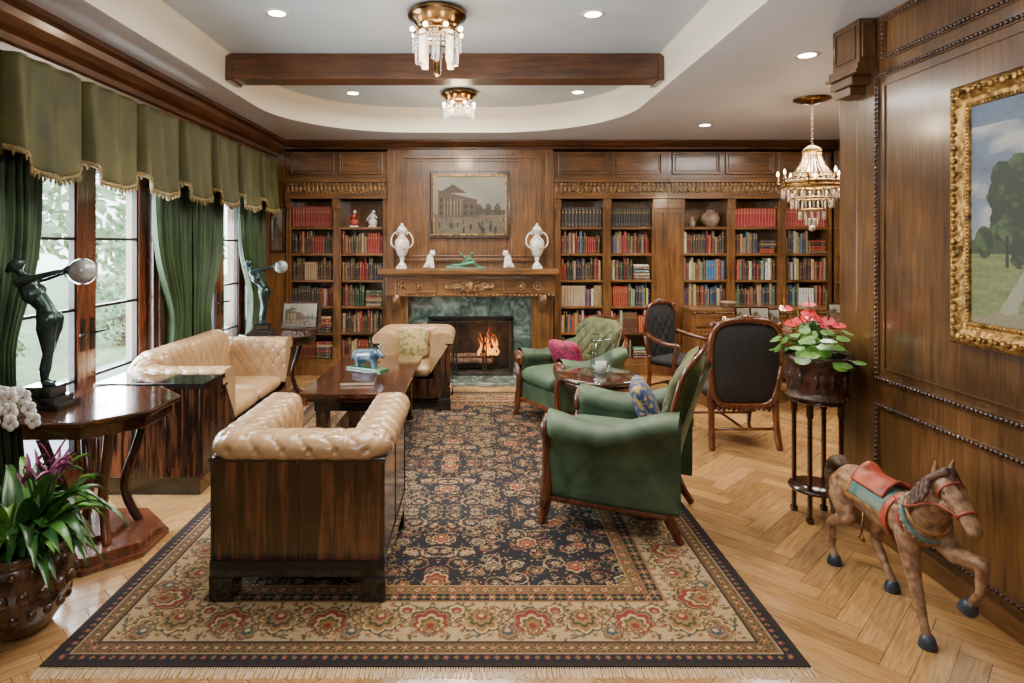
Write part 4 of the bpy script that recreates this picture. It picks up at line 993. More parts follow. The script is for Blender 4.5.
cN=(.86,3.80); green_chair('green velvet armchair with rolled arms and curved wooden legs',(cN[0],cN[1],RZ),rzn,bh=.71)
rzf=math.atan2(.88,-.45); cF=(.83,5.78)
fc_=green_chair('green velvet armchair with tufted back near the fireplace',(cF[0],cF[1],RZ),rzf,bh=.66); fc_.scale=(.95,.95,.95)
def on(cx,cy,rz,x,y): return (cx+x*cos(rz)-y*sin(rz),cy+x*sin(rz)+y*cos(rz))
a,b=on(*cN,rzn,.08,-.15); pillow((a,b,.66),(1.15,0,rzn+.15),'bluepil','blue and gold patterned pillow on green armchair',.34,.30)
a,b=on(*cF,rzf,.08,-.05); pillow((a,b,.59),(1.1,0,rzf+.3),'pinkpil','crimson patterned pillow on green armchair',.33,.28)
# ------------------------------------------------------------ round side table
tx,ty=X(599,4.95),4.95
t=thing('side_table','round dark mahogany side table with column legs','side table',(tx,ty,RZ if tx<1.29 else 0))
mk('table_top',G().add(lathe([(.001,.555),(.30,.555),(.325,.562),(.33,.575),(.325,.588),(.30,.592),(.001,.592)],40),None,0,True),'ebtop',t)
mk('apron',G().add(lathe([(.24,.50),(.27,.50),(.27,.556),(.24,.556)],32),None,0,True),'dark',t)
for k in range(4):
    a=pi/4+k*pi/2; mk('leg',G().add(tube(bez([(.2*cos(a),.2*sin(a),.51),(.15*cos(a),.15*sin(a),.35),(.14*cos(a),.14*sin(a),.2),(.22*cos(a),.22*sin(a),.02)],6),.022,8),None,0,True),'dark',t)
mk('lower_shelf',G().add(lathe([(.001,.13),(.17,.13),(.175,.14),(.17,.15),(.001,.15)],28),None,0,True),'dark',t)
t=thing('glass_jar','large clear cut glass jar on the round side table','jar',(tx+.02,ty+.02,RZ+.592))
mk('vessel',G().add(lathe([(.001,.002),(.078,.002),(.084,.012),(.086,.10),(.088,.25),(.084,.27),(.090,.278),(.082,.274)],36,lambda a,z:1+.02*cos(a*12),False),None,0,True),'jar',t)
mk('candle',G().add(lathe([(.001,.014),(.045,.014),(.045,.10),(.001,.102)],20),None,0,True),'porc',t)
# ------------------------------------------------------------ octagonal consoles + statues
def console(loc,label,R=.42,hz=.78):
    t=thing('console_table',label,'table',loc,group='pair of octagonal pedestal tables')
    oc=lambda r:[(r*cos(pi/8+k*pi/4),r*sin(pi/8+k*pi/4)) for k in range(8)]
    g=G().add(prism(oc(R),hz-.03,hz)).add(prism(oc(R*.90),hz-.10,hz-.03)); mk('table_top',g,'ebtop',t,bev=.008)
    mk('gilt_edge',G().add(prism(oc(R*1.004),hz-.020,hz-.012)),'brass',t)
    for k in range(4):
        a=pi/4+k*pi/2; c,s=cos(a),sin(a)
        pts=bez([(c*R*.62,s*R*.62,hz-.10),(c*R*.50,s*R*.5,hz*.66),(c*R*.34,s*R*.34,hz*.36),(c*R*.52,s*R*.52,.06)],7)
        mk('leg',G().add(tube(pts,[.026]*len(pts),8),None,0,True),'redwood' if k%2 else 'dark',t)
    g=G().add(prism(oc(R*.78),.03,.075)).add(prism(oc(R*.86),0,.03)).add(prism(oc(R*.35),.075,.10)); mk('base_plinth',g,'redwood',t,bev=.006)
    return t
con=console((-2.09,3.39,0),'octagonal dark lacquered console with curved legs and inlaid base',.42)
con2=console((-2.05,6.42,0),'octagonal dark console beside the bookcase holding a bronze lamp',.40,.72)
def statue(loc,label):
    t=thing('figure_lamp',label,'sculpture lamp',loc,group='pair of bronze figure lamps')
    mk('plinth',G().box(-.12,.12,-.085,.085,0,.025).box(-.095,.095,-.07,.07,.025,.05).box(-.07,.07,-.055,.055,.05,.10),'blackmarble',t,bev=.004)
    g=G(); C=lambda p,q,a,b:g.add(cap(p,q,a*1.2,b*1.2),None,0,True); z=.10
    for s,kx in((-1,.015),(1,-.012)):
        y=s*.022
        C((kx,y,z+.012),(kx+.045,y*1.1,z+.008),.011,.008)
        C((kx,y,z+.02),(kx+.005,y,z+.075),.012,.02); C((kx+.005,y,z+.075),(kx+.02,y,z+.16),.021,.019)
        C((kx+.02,y,z+.16),(.025,s*.02,z+.26),.022,.034); C((.025,s*.02,z+.26),(.03,s*.018,z+.30),.036,.038)
    C((.02,0,z+.30),(.005,0,z+.36),.042,.031); C((.005,0,z+.36),(-.045,0,z+.42),.030,.038); C((-.045,-.01,z+.42),(-.075,0,z+.47),.040,.036)
    C((-.08,-.035,z+.475),(-.08,.035,z+.475),.024,.024)
    for s in(-1,1): C((-.030,s*.022,z+.445),(-.022,s*.024,z+.44),.018,.014)
    C((-.09,0,z+.49),(-.115,0,z+.525),.013,.013)
    C((-.13,0,z+.552),(-.122,0,z+.56),.028,.024); C((-.108,0,z+.552),(-.098,0,z+.548),.010,.005); C((-.150,0,z+.545),(-.167,0,z+.53),.020,.011)
    for s in(-1,1):
        C((-.08,s*.05,z+.478),(.0,s*.052,z+.50),.018,.014); C((.0,s*.052,z+.50),(.085,s*.035,z+.525),.014,.010)
        C((.085,s*.035,z+.525),(.112,s*.028,z+.53),.009,.008)
    mk('figure',g,'bronze',t,vox=.0045,smooth=3)
    for s in(-1,1):
        g=G()
        for f_ in range(4): 
            a=(f_-1.5)*.35; g.add(cap((.112,s*.03+.0,.10+.525+f_*.003),(.135+.006*(1.5-abs(f_-1.5)),s*(.045+.0)+a*.012,.10+.50+f_*.016),.0045,.0035,6),None,0,True)
        g.add(cap((.105,s*.025,.635),(.13,s*.012,.66),.005,.004,6),None,0,True)
        mk('hand',g,'bronze',t)
    mk('globe',G().add(sph((.178,0,.10+.525),.060,24,16),None,0,True),'globe',t)
    mk('globe_fitting',G().add(sph((.125,0,.10+.525),(.012,.03,.03),10,8),None,0,True),'brass',t)
    return t
st=statue((-2.31,3.30,.78),'green bronze dancer holding out a glass globe on black marble')
st.scale=(1.15,)*3
dup(st,(X(262,6.3),6.3,.72),label='green bronze dancer holding a glass globe on console near bookcase',scale=1.1)
t=thing('photo_frame','framed photograph propped on an easel on the console','picture frame',(-1.84,6.42,.745),.0)
canvas('photo',.34,.24,street,t,Tr(0,-.012,.16,-.25),.01)
g=G()
for a,b,c,d in((-.21,.21,.02,.045),(-.21,.21,.275,.30),(-.21,-.165,.045,.275),(.165,.21,.045,.275)): g.box(a,b,-.02,.0,c,d,0,Tr(0,0,0,-.25))
g.box(-.21,.21,-.001,.004,.02,.30,0,Tr(0,0,0,-.25)); g.add(tube([(0,.0,.2),(0,.14,.0)],.008,6)); g.box(-.18,.18,-.05,.02,-.025,.005)
mk('frame',g,'dark',t)
# ------------------------------------------------------------ plants
def strap(base,ang,L_,w,droop,rise,n=10,tw=0):
    v=[];f=[]
    for i in range(n+1):
        t=i/n; rr=L_*t*(1-.15*t); z=rise*sin(min(t*1.4,1.9))-droop*t*t
        ww=w*(.55+1.2*t if t<.35 else 1-((t-.35)/.65)**1.8)*1.0; c,s=cos(ang),sin(ang)
        px,py=base[0]+rr*c,base[1]+rr*s
        for k,q in enumerate((-1,0,1)): v.append((px-s*q*ww,py+c*q*ww,base[2]+z-(.012 if q==0 else 0)+.25*ww*abs(q)))
    for i in range(n):
        for k in range(2): a=i*3+k; f.append((a,a+1,a+4,a+3))
    return v,f
t=thing('potted_bromeliad','lush strap leaved bromeliad in a carved brown pot on the floor','potted plant',(-1.97,2.66,0))
g=G().add(lathe([(.10,0),(.12,.01),(.165,.08),(.20,.18),(.205,.26),(.19,.32),(.18,.335),(.20,.35),(.20,.37),(.175,.37),(.17,.34),(.001,.335)],72),None,0,True)
for k in range(18):
    a=2*pi*k/18
    for zz,rr,sz in((.30,.193,.016),(.21,.199,.026),(.12,.178,.020)):
        a2=a+(pi/18 if zz==.21 else 0); g.add(sph((rr*cos(a2),rr*sin(a2),zz),(sz,sz,sz*1.2),7,5),None,0,True)
    for j in range(6): a3=a+.10*sin(j*1.2); g.add(sph(((.201-.004*j)*cos(a3),(.201-.004*j)*sin(a3),.25-j*.022),.008,5,4),None,0,True)
mk('pot',g,'potbrown',t)
mk('soil',G().add(lathe([(.001,.33),(.17,.33),(.17,.352),(.001,.355)],20)),'soil',t)
g=G();g2=G();g3=G()
for k in range(110):
    a=random.uniform(0,6.28)
    gg=g if k%3 else g3
    rise=random.uniform(.10,.46)
    gg.add(strap((random.uniform(-.07,.07),random.uniform(-.07,.07),.35),a,random.uniform(.24,.42),random.uniform(.022,.036),random.uniform(.08,.34),rise,14),None,0,True)
for k in range(26):
    g2.add(strap((random.uniform(.0,.18),random.uniform(-.02,.08),.66+random.uniform(-.05,.05)),random.uniform(0,6.28),random.uniform(.05,.10),.009,random.uniform(-.03,.06),random.uniform(.03,.10)),None,0,True)
for k in range(6): g.add(tube(bez([(.05,.02,.35),(.05+k*.01,.03,.5),(.02+k*.025,.0+k*.01,.68)],4),.006,6),None,0,True)
mk('leaves',g,'leafd',t); mk('bright_leaves',g3,'leaf',t); mk('purple_bracts',g2,'leafp',t)
t=thing('potted_orchid','white orchid with arching stems on the console table','potted plant',(-2.33,3.10,.78))
mk('pot',G().add(lathe([(.035,0),(.05,.005),(.06,.07),(.065,.08),(.055,.08),(.001,.07)],20),None,0,True),'clay',t)
g=G()
for k in range(7): g.add(strap((0,0,.07),k*.9,.14,.02,.10,.06),None,0,True)
mk('leaves',g,'leafd',t)
g=G();gf=G()
for q,(dx,dy) in enumerate(((.02,-.14),(.12,-.16),(.20,-.12),(-.04,-.10))):
    pts=bez([(0,0,.07),(dx*.2,dy*.2,.12),(dx*.6,dy*.6,.12),(dx,dy,.02)],6); g.add(tube(pts,.003,6),None,0,True)
    for i in range(6,len(pts),3):
        p=pts[i]; 
        for k in range(5):
            a=k*2*pi/5+q; c=p+Vector((cos(a)*.022,-.012,sin(a)*.022)); gf.add(sph(c,(.02,.006,.02),8,5),None,0,True)
        gf.add(sph(p+Vector((0,-.02,0)),.007,6,4),None,1,True)
mk('stem',g,'leaf',t); mk('blossoms',gf,['white','ochre'],t)
px_,py_=2.045,3.74
t=thing('plant_stand','tall dark carved wooden plant stand with lower shelf','plant stand',(px_,py_,0))
for k in range(4):
    a=pi/4+k*pi/2; x,y=.13*cos(a),.13*sin(a)
    mk('leg',G().box(x-.011,x+.011,y-.011,y+.011,.03,.70).box(x-.017,x+.017,y-.017,y+.017,0,.03).box(x-.015,x+.015,y-.015,y+.015,.62,.70),'dark',t,bev=.003)
mk('lower_shelf',G().add(lathe([(.001,.17),(.155,.17),(.16,.18),(.155,.19),(.001,.19)],28),None,0,True),'dark',t)
mk('top_plate',G().add(lathe([(.001,.70),(.15,.70),(.16,.71),(.15,.72),(.001,.72)],28),None,0,True),'dark',t)
t=thing('potted_anthurium','red anthurium in carved wooden drum planter on the stand','potted plant',(px_,py_,.72))
g=G().add(lathe([(.160,0),(.172,.004),(.173,.02),(.165,.026),(.165,.06),(.166,.10),(.167,.14),(.168,.18),(.168,.21),(.174,.216),(.177,.235),(.177,.255),(.16,.255),(.152,.22),(.001,.2)],96,lambda a,z:1+.018*sin(a*16+sin(z*60)*1.5)*(1 if .03<z<.205 else 0)),None,0,True)
for k in range(36):
    a=2*pi*k/36
    for zz in(.012,.245): g.add(sph((.170*cos(a),.170*sin(a),zz),.009,6,4),None,0,True)
    if k%3==0: g.add(sph((.163*cos(a),.163*sin(a),.12),(.016,.016,.045),8,6),None,0,True)
mk('planter',g,'potcarve',t)
def heart(c,size,nrm_ang,tilt,cup=.2):
    T=Tr(c[0],c[1],c[2],0,0,nrm_ang)@Tr(0,0,0,0,tilt,0); v=[(0,0,0)];n=18
    for k in range(n):
        a=2*pi*k/n; r=size*(.62+.38*cos(a)+(.28 if abs(abs(a-pi)-.6)<.35 else 0))
        v.append((r*cos(a)*1.1,r*sin(a)*1.0+size*.55*sin(a),-cup*abs(r*sin(a))))
    return [T@Vector(p) for p in v],[(0,1+k,1+(k+1)%n) for k in range(n)]
gl=G();gs=G();gd=G()
for k in range(85):
    a=random.uniform(0,6.28); r=random.uniform(.04,.24); h=.27+random.uniform(.02,.20)-r*.35
    e=Vector((r*cos(a),r*sin(a),h)); 
    if e.x>.14: e.x=.14
    gs.add(tube(bez([(0,0,.2),(e.x*.5,e.y*.5,.2+(h-.2)*.8),e],4),.003,5),None,0,True); gl.add(heart(e,random.uniform(.03,.042),a,random.uniform(.2,1.0)),None,0,True)
for k in range(13):
    a=random.uniform(2.0,5.6); r=random.uniform(.03,.19); h=.38+random.uniform(.04,.20); e=Vector((r*cos(a),r*sin(a),h))
    gs.add(tube(bez([(0,0,.2),(e.x*.4,e.y*.4,.2+(h-.2)*.7),e],4),.003,5),None,0,True); mk('spathe',G().add(heart(e,.034,-pi/2+random.uniform(-.9,.9),random.uniform(.3,1.1)),None,0,True),'pink',t); gd.add(cap(e,e+Vector((.01*cos(a),.01*sin(a),.05)),.005,.003,6),None,0,True)
mk('leaves',gl,'leaf',t); mk('stems',gs,'leafd',t); mk('spadix',gd,'ochre',t)
# ------------------------------------------------------------ desk and chairs
DX,DY=3.40,6.45
t=thing('writing_desk','carved walnut writing desk with drawers and cabriole legs','desk',(DX,DY,0))
mk('desk_top',G().box(-.88,.88,-.42,.42,.745,.78),'redwood',t,bev=.008)
mk('writing_surface',G().box(-.7,.7,-.32,.32,.78,.783),'tan',t)
mk('apron',G().box(-.83,.83,-.38,.38,.56,.745),'wx',t,bev=.004)
for k in range(3):
    x0=-.78+k*.525; dr=mk('drawer',G().box(x0,x0+.49,-.395,-.37,.595,.73),'wx',t,bev=.004)
    mk('knob',G().add(sph((x0+.24,-.405,.672),.014,8,6),None,0,True),'brass',dr)
g=G()
for k in range(52): g.add(sph((-.80+k*.0314,-.385,.56),(.012,.012,.022),6,4),None,0,True)
for k in range(24): g.add(sph(((-1)**k*k*.014,-.39,.53-.02*cos(k*.4)),(.014,.014,.026),6,4),None,0,True)
for x in(-.79,-.265,.26,.785):
    for q in range(5): g.add(sph((x,-.388,.60+q*.03),(.012,.014,.014),6,4),None,0,True)
mk('carved_edge',g,'carve',t)
for sx_ in(-1,1):
    for sy in(-1,1):
        x,y=sx_*.76,sy*.33; mk('leg',G().add(tube(bez([(x,y,.60),(x+sx_*.07,y+sy*.04,.48),(x+sx_*.02,y+sy*.01,.25),(x-sx_*.01,y,.1),(x+sx_*.03,y+sy*.03,.02)],6),[.075-.044*min(1,k/15) for k in range(23)]+[.03,.03],10),None,0,True).add(sph((x+sx_*.035,y+sy*.03,.036),(.046,.046,.036),10,6),None,0,True),'redwood',t)
def desk_chair(label,loc,rz,arms,bz=.675,hh=.33,rnd=.36):
    t=thing('desk_chair',label,'chair',loc,rz,'black upholstered desk chairs')
    hw=.285
    def ol(a,k=1): 
        x=sgn(cos(a))*abs(cos(a))**rnd*hw*k; z=sgn(sin(a))*abs(sin(a))**.42*hh*k
        if z>0: z*=1+.10*(1-(x/hw)**2)
        else: x*=1-.14*min(1,-z/hh)
        return x,z
    def bk_(u,v):
        a=2*pi*u; s=v*2 if v<.5 else (1-v)*2; s=min(1,s*1.02); th=.032*(1-s**3)+.006; x,z=ol(a,s*.94 if s>0 else .001); y=(-1 if v<.5 else 1)*th
        if v>.5: y+=.016*((abs(sin(pi*(x/.12+z/.15)))*abs(sin(pi*(x/.12-z/.15))))**.5-.6)*(1-s**4)
        return (x,y-.12*(z+hh)*.6,z)
    T=Tr(0,-.235,bz)
    mk('backrest',G().add(surf(bk_,72,40,True),T,0,True),'blackfab',t)
    P=[(ol(2*pi*k/72)[0],-.072*(ol(2*pi*k/72)[1]+hh),ol(2*pi*k/72)[1]) for k in range(73)]
    g=G().add(tube(P,.026,8),T,0,True)
    zt=bz+hh*1.10; yt=-.235-.072*(2.1*hh)
    for q in range(-6,7): g.add(sph((q*.022,yt,zt+.022-.0011*q*q),(.018,.018,.018 if q%2 else .026),8,6),None,0,True)
    for s in(-1,1): g.add(sph((s*hw*.93,yt+.01,zt-.045),(.03,.022,.032),8,6),None,0,True)
    mk('back_frame',g,'redwood',t)
    mk('seat',G().add(cushion(.58,.52,.11,.3,36,12),Tr(0,.02,.45),0,True),'blackfab',t)
    g=G().box(-.28,.28,-.23,-.2,.32,.41).box(-.28,.28,.24,.27,.32,.41).box(-.29,-.26,-.22,.26,.32,.41).box(.26,.29,-.22,.26,.32,.41)
    for q in range(-6,7): g.add(sph((q*.04,-.232,.325-.006*abs(q%3)),(.02,.012,.018),6,5),None,0,True)
    mk('seat_rail',g,'redwood',t,bev=.006)
    for sx_ in(-1,1):
        x=sx_*.26
        mk('front_leg',G().add(tube(bez([(x,.25,.40),(x+sx_*.03,.28,.3),(x,.26,.15),(x-sx_*.01,.25,.06),(x+sx_*.02,.28,.0)],5),[.03,.032,.033,.032,.03,.027,.025,.023,.021,.02,.019,.018,.017,.016,.016,.016,.016,.017,.018,.02,.02],8),None,0,True),'redwood',t)
        mk('rear_leg',G().add(tube(bez([(x,-.22,.5),(x,-.22,.38),(x,-.23,.2),(x+sx_*.01,-.27,.0)],5),[.028]*6+[.026]*10,8),None,0,True),'redwood',t)
        if arms:
            mk('armrest',G().add(tube(bez([(sx_*.28,-.25,.74),(sx_*.33,-.1,.70),(sx_*.35,.1,.67),(sx_*.33,.22,.66),(sx_*.32,.2,.60),(sx_*.29,.14,.50),(sx_*.29,.14,.38)],5),.026,8),None,0,True),'redwood',t)
    mk('stretcher',G().add(tube([(-.26,-.235,.16),(.26,-.235,.16)],.012,8),None,0,True).add(tube([(-.26,.255,.16),(.26,.255,.16)],.012,8),None,0,True).add(tube([(0,-.235,.16),(0,.255,.16)],.012,8),None,0,True),'redwood',t)
    return t
desk_chair('carved mahogany chair with black velvet back drawn up to the desk',(X(745,4.95),5.2,0),.0,False,rnd=.38)
dc=desk_chair('carved mahogany armchair with rounded tufted black back beside the desk',(2.12,6.52,0),-2.5,True,.72,.33,.5); dc.scale=(.92,.9,.93)
for x,y,rz,w,h in((2.70,6.30,.3,.18,.22),(2.90,6.38,-.2,.19,.21),(3.10,6.5,.1,.15,.18),(3.75,6.45,-.1,.2,.24)):
    t=thing('photo_frame','small easel backed photograph frame on the desk','picture frame',(x,y,.783),rz,'photo frames on the desk')
    g=G()
    for a,b,c,d in((-w/2,w/2,0,.02),(-w/2,w/2,h-.02,h),(-w/2,-w/2+.02,.02,h-.02),(w/2-.02,w/2,.02,h-.02)): g.box(a,b,-.012,0,c,d,0,Tr(0,0,0,-.2))
    g.add(tube([(0,.01,h*.7),(0,.09,.004)],.004,5)); mk('frame',g,'dark',t); canvas('photo',w-.03,h-.03,street,t,Tr(0,-.004,h/2,-.2),.01)
def flatbook(x,y,z,th,col,rz,lab):
    o=bpy.data.objects.new('book',bookmesh); COL.objects.link(o); o.scale=(th,.17,.24); o.rotation_euler=(0,pi/2,rz); o.location=(x,y,z+th); o.color=(*col,1); tag(o,lab,'book',None,'books lying on the desk')
zz=.783
for th,col in((.035,(.2,.02,.015)),(.03,(.3,.24,.16)),(.025,(.02,.03,.07))): flatbook(3.40,6.2,zz,th,col,.1,'hardcover book stacked flat on the writing desk'); zz+=th+.001
zz=.783
for th,col in((.03,(.08,.03,.015)),(.03,(.02,.05,.03))): flatbook(3.10,6.12,zz,th,col,-.1,'hardcover book stacked flat on the writing desk'); zz+=th+.001
pot([(.03,0),(.035,.005),(.035,.09),(.03,.09),(.028,.01),(.001,.01)],'brass','pen_cup','round brass pen cup on the desk','cup',(2.60,6.55,.783))
t=thing('credenza','low carved walnut cabinet standing against the bookcase','cabinet',(3.38,7.5,0))
mk('body',G().box(-.85,.85,-.18,.18,.06,.84),'wz',t,bev=.004); mk('cabinet_top',G().box(-.88,.88,-.21,.19,.84,.88),'wx',t,bev=.008); mk('plinth',G().box(-.83,.83,-.16,.17,0,.06),'dark',t)
g=G()
for k in range(46): g.add(sph((-.82+k*.0364,-.20,.83),(.014,.014,.014),6,4),None,0,True)
mk('carved_band',g,'carve',t)
for k in range(3):
    x0=-.81+k*.55; dr=mk('drawer',G().box(x0,x0+.52,-.195,-.17,.66,.81),'wx',t,bev=.006); mk('knob',G().add(sph((x0+.26,-.205,.74),.016,8,6),None,0,True),'brass',dr)
    g=G().box(x0,x0+.52,-.195,-.17,.10,.63); panel_xz(g,-.195,x0+.05,x0+.47,.15,.58,.02,.01); dd=mk('door',g,'wz',t,bev=.004); mk('knob',G().add(sph((x0+.06,-.215,.4),.014,8,6),None,0,True),'brass',dd)
pot([(.05,0),(.06,.005),(.10,.05),(.11,.065),(.10,.065),(.001,.03)],'clay','bowl','wide brown glazed bowl on the low cabinet','bowl',(3.0,7.45,.88))
# ------------------------------------------------------------ carousel horse
def horse():
    t=thing('carousel_horse','painted wooden carousel horse with red saddle standing by the wall','carousel horse',(1.90,2.86,0),-pi/2)
    g=G();C=lambda *a:g.add(cap(*a,14),None,0,True)
    C((-.27,0,.435),(-.12,0,.43),.095,.090); C((-.12,0,.43),(.06,0,.425),.090,.096); C((.06,0,.42),(.20,0,.455),.096,.100)
    C((-.30,.04,.42),(-.26,.05,.36),.066,.056); C((-.30,-.04,.42),(-.26,-.05,.36),.066,.056)
    C((.20,0,.46),(.28,0,.56),.088,.066); C((.28,0,.56),(.325,0,.65),.066,.052); C((.325,0,.65),(.345,0,.67),.052,.046)
    C((.35,0,.668),(.405,0,.628),.048,.040); C((.405,0,.628),(.465,0,.572),.038,.030); C((.465,0,.572),(.49,0,.548),.031,.027); C((.365,.0,.64),(.395,0,.60),.040,.031); C((.455,0,.556),(.468,0,.532),.020,.016)
    for s in(-1,1):
        C((.325,s*.028,.705),(.335,s*.036,.765),.017,.005); C((.375,s*.03,.60),(.385,s*.03,.595),.02,.018); C((.485,s*.016,.555),(.49,s*.018,.55),.012,.01)
        C((.39,s*.034,.668),(.40,s*.032,.655),.012,.010)
    def leg(pts,rs):
        for i in range(len(pts)-1): C(pts[i],pts[i+1],rs[i],rs[i+1])
    leg([(-.27,-.055,.38),(-.22,-.065,.29),(-.36,-.065,.20),(-.355,-.065,.075),(-.33,-.065,.045)],[.066,.041,.024,.017,.020])
    leg([(-.25,.055,.38),(-.15,.065,.29),(-.21,.065,.19),(-.11,.065,.08),(-.08,.065,.045)],[.066,.041,.024,.017,.020])
    leg([(.20,-.055,.40),(.22,-.06,.31),(.265,-.062,.19),(.31,-.065,.08),(.325,-.065,.045)],[.054,.036,.025,.017,.020])
    leg([(.22,.055,.42),(.31,.06,.37),(.45,.06,.40),(.44,.06,.28),(.40,.06,.22)],[.054,.038,.026,.016,.018])
    mk('body',g,'hide',t,vox=.0055,smooth=2)
    def hoof(x,y,z,tilt=0):
        mk('hoof',G().add(lathe([(.034,0),(.036,.006),(.029,.035),(.022,.05),(.01,.052)],16),Tr(x,y,z,0,tilt,0),0,True),'hoof',t)
    hoof(-.33,-.065,0); hoof(-.08,.065,0); hoof(.33,-.065,0); hoof(.375,.06,.178,.45)
    g=G(); C=lambda *a:g.add(cap(*a,8),None,0,True)
    mp=[(.335,.725),(.31,.705),(.285,.68),(.26,.65),(.235,.62),(.21,.595),(.185,.575),(.155,.555)]
    for i,(x,z) in enumerate(mp):
        for s in(-1,1):
            C((x+.02,s*.012,z-.0),(x-.012,s*.058,z-.04),.02,.014); C((x-.012,s*.058,z-.04),(x+.004,s*.078,z-.09),.014,.010); C((x+.004,s*.078,z-.09),(x-.014,s*.082,z-.13),.010,.004)
    C((.35,0,.72),(.40,.0,.675),.02,.010); C((.40,0,.675),(.42,.01,.645),.012,.005)
    mk('mane',g,'mane',t,vox=.0045,smooth=1)
    g=G(); pts=bez([(-.35,0,.49),(-.41,0,.51),(-.45,0,.45),(-.44,0,.34),(-.41,0,.26),(-.43,0,.22)],6)
    for q in(-1,0,1): g.add(tube([p+Vector((0,q*.016,0)) for p in pts],[.016+.014*sin(pi*k/(len(pts)-1)) for k in range(len(pts)-1)]+[.005],10),None,0,True)
    mk('tail',g,'mane',t,vox=.005,smooth=1)
    def wrap(x0,x1,r,a0,a1,mi,nm,zc=.43,th=.008,bulge=None):
        def fn(u,v):
            a=a0+(a1-a0)*u; x=x0+(x1-x0)*v; q=r+(bulge(v,u) if bulge else 0); return (x,q*sin(a),zc+q*cos(a))
        o=mk(nm,G().add(surf(fn,32,18),None,0,True),mi,t); s=o.modifiers.new('s','SOLIDIFY'); s.thickness=th; s.offset=1
    wrap(-.17,.09,.097,-1.45,1.45,'teal','saddle_blanket')
    wrap(-.175,.095,.0985,-1.6,-1.44,'ochre','blanket_border',th=.010); wrap(-.175,.095,.0985,1.44,1.6,'ochre','blanket_border',th=.010)
    wrap(-.17,-.15,.0985,-1.45,1.45,'ochre','blanket_border',th=.010)
    wrap(-.16,.07,.106,-.85,.85,'saddlered','saddle',bulge=lambda v,u:(.05*max(0,(.25-v)/.25)**1.4+.035*max(0,(v-.8)/.2)**1.4)*max(0,1-abs(u-.5)*2.4)+.006*sin(pi*v),th=.012)
    wrap(.10,.13,.103,-2.9,2.9,'saddlered','girth_strap')
    def ring(c,r,axis,m,nm,rad=.008,sy=1,fl=1,studs=0):
        ax=Vector(axis).normalized(); u=Vector((0,1,0)); w=ax.cross(u).normalized()
        pts=[Vector(c)+u*cos(2*pi*k/28)*r*sy+w*sin(2*pi*k/28)*r for k in range(29)]; g=G().add(tube(pts,rad,8,fl),None,0,True)
        if studs:
            for k in range(28): g.add(sph(Vector(c)+u*cos(2*pi*(k+.5)/28)*(r+rad*.8)+w*sin(2*pi*(k+.5)/28)*(r+rad*.8),studs,6,4),None,1,True)
        mk(nm,g,[m,'ochre'],t)
    ring((.225,0,.485),.094,(.75,0,.5),'teal','breast_collar',.015,studs=.008); ring((.242,0,.51),.086,(.7,0,.6),'ochre','collar_trim',.006); ring((.205,0,.462),.100,(.8,0,.4),'saddlered','collar_trim',.006)
    ring((.45,0,.588),.034,(.7,0,-.65),'saddlered','noseband',.005); ring((.37,0,.652),.050,(.7,0,-.4),'saddlered','bridle_strap',.005)
    for s in(-1,1): mk('rein',G().add(tube(bez([(.45,s*.034,.585),(.36,s*.062,.60),(.24,s*.092,.54),(.10,s*.05,.525)],6),.004,6),None,0,True),'saddlered',t)
    for s in(-1,1): mk('eye',G().add(sph((.385,s*.039,.655),.009,8,6),None,0,True),'black',t)
    for s in(-1,1): mk('stirrup',G().add(tube([(-.02,s*.110,.40),(-.02,s*.118,.30),(-.04,s*.118,.27),(0,s*.118,.27),(-.02,s*.118,.30)],.005,6),None,0,True),'brass',t)
horse()
# ------------------------------------------------------------ ceiling fixtures
def flush(loc,label,R=.2,drop=.4):
    t=thing('ceiling_fixture',label,'light fixture',loc,group='crystal ceiling fixtures')
    mk('canopy',G().add(lathe([(R*.9,0),(R,-.02),(R*.98,-.045),(R*.8,-.06),(R*.7,-.09),(R*.45,-.11),(.001,-.115)],32),None,0,True),'brass',t)
    mk('stem',G().add(lathe([(.02,-.1),(.03,-.16),(.018,-.22),(.025,-drop*.95),(.001,-drop)],16),None,0,True),'brass',t)
    for k in range(8):
        a=k*pi/4; r=R*.62; z=-.16
        mk('glass_rod',G().add(lathe([(.022,-drop*.82),(.024,-drop*.8),(.024,z),(.018,z+.01),(.001,z+.01)],12),Tr(r*cos(a),r*sin(a),0),0,True),'frost' if k%2 else 'glass',t)
        mk('bulb',G().add(sph((R*.86*cos(a+.4),R*.86*sin(a+.4),-.14),.017,8,6),None,0,True),'bulb',t)
    for zz in(-.15,-.19): mk('ring',G().add(tube([(R*.75*cos(2*pi*k/32),R*.75*sin(2*pi*k/32),zz) for k in range(33)],.007,6),None,0,True),'brass',t)
    g=G()
    for k in range(40):
        a=2*pi*k/40; 
        for q in range(3): g.add(sph((R*.8*cos(a),R*.8*sin(a),-.20-q*.03),(.007,.007,.012),5,4),None,0,True)
    o=mk('crystal_drops',g,'glass',t); o['kind']='stuff'
    l=bpy.data.lights.new('fixture_lamp','POINT'); l.energy=24; l.color=(1,.78,.5); l.shadow_soft_size=.1; lo=link(bpy.data.objects.new('fixture_lamp',l)); lo.location=(loc[0],loc[1],loc[2]-drop-.12)
    return t
flush((X(437,4.15),4.15,TZ),'brass flush ceiling fixture with crystal rods and drops',.2,.44)
flush((X(459,6.35),6.35,TZ),'small brass ceiling fixture with crystal rods near the fireplace',.19,.24)
cx_,cy_=X(812,5.45),5.45
t=thing('chandelier','brass and crystal basket chandelier hanging over the desk','chandelier',(cx_,cy_,CZ))
mk('canopy',G().add(lathe([(.15,0),(.155,-.012),(.10,-.03),(.03,-.05),(.001,-.06)],28),None,0,True),'brass',t)
g=G()
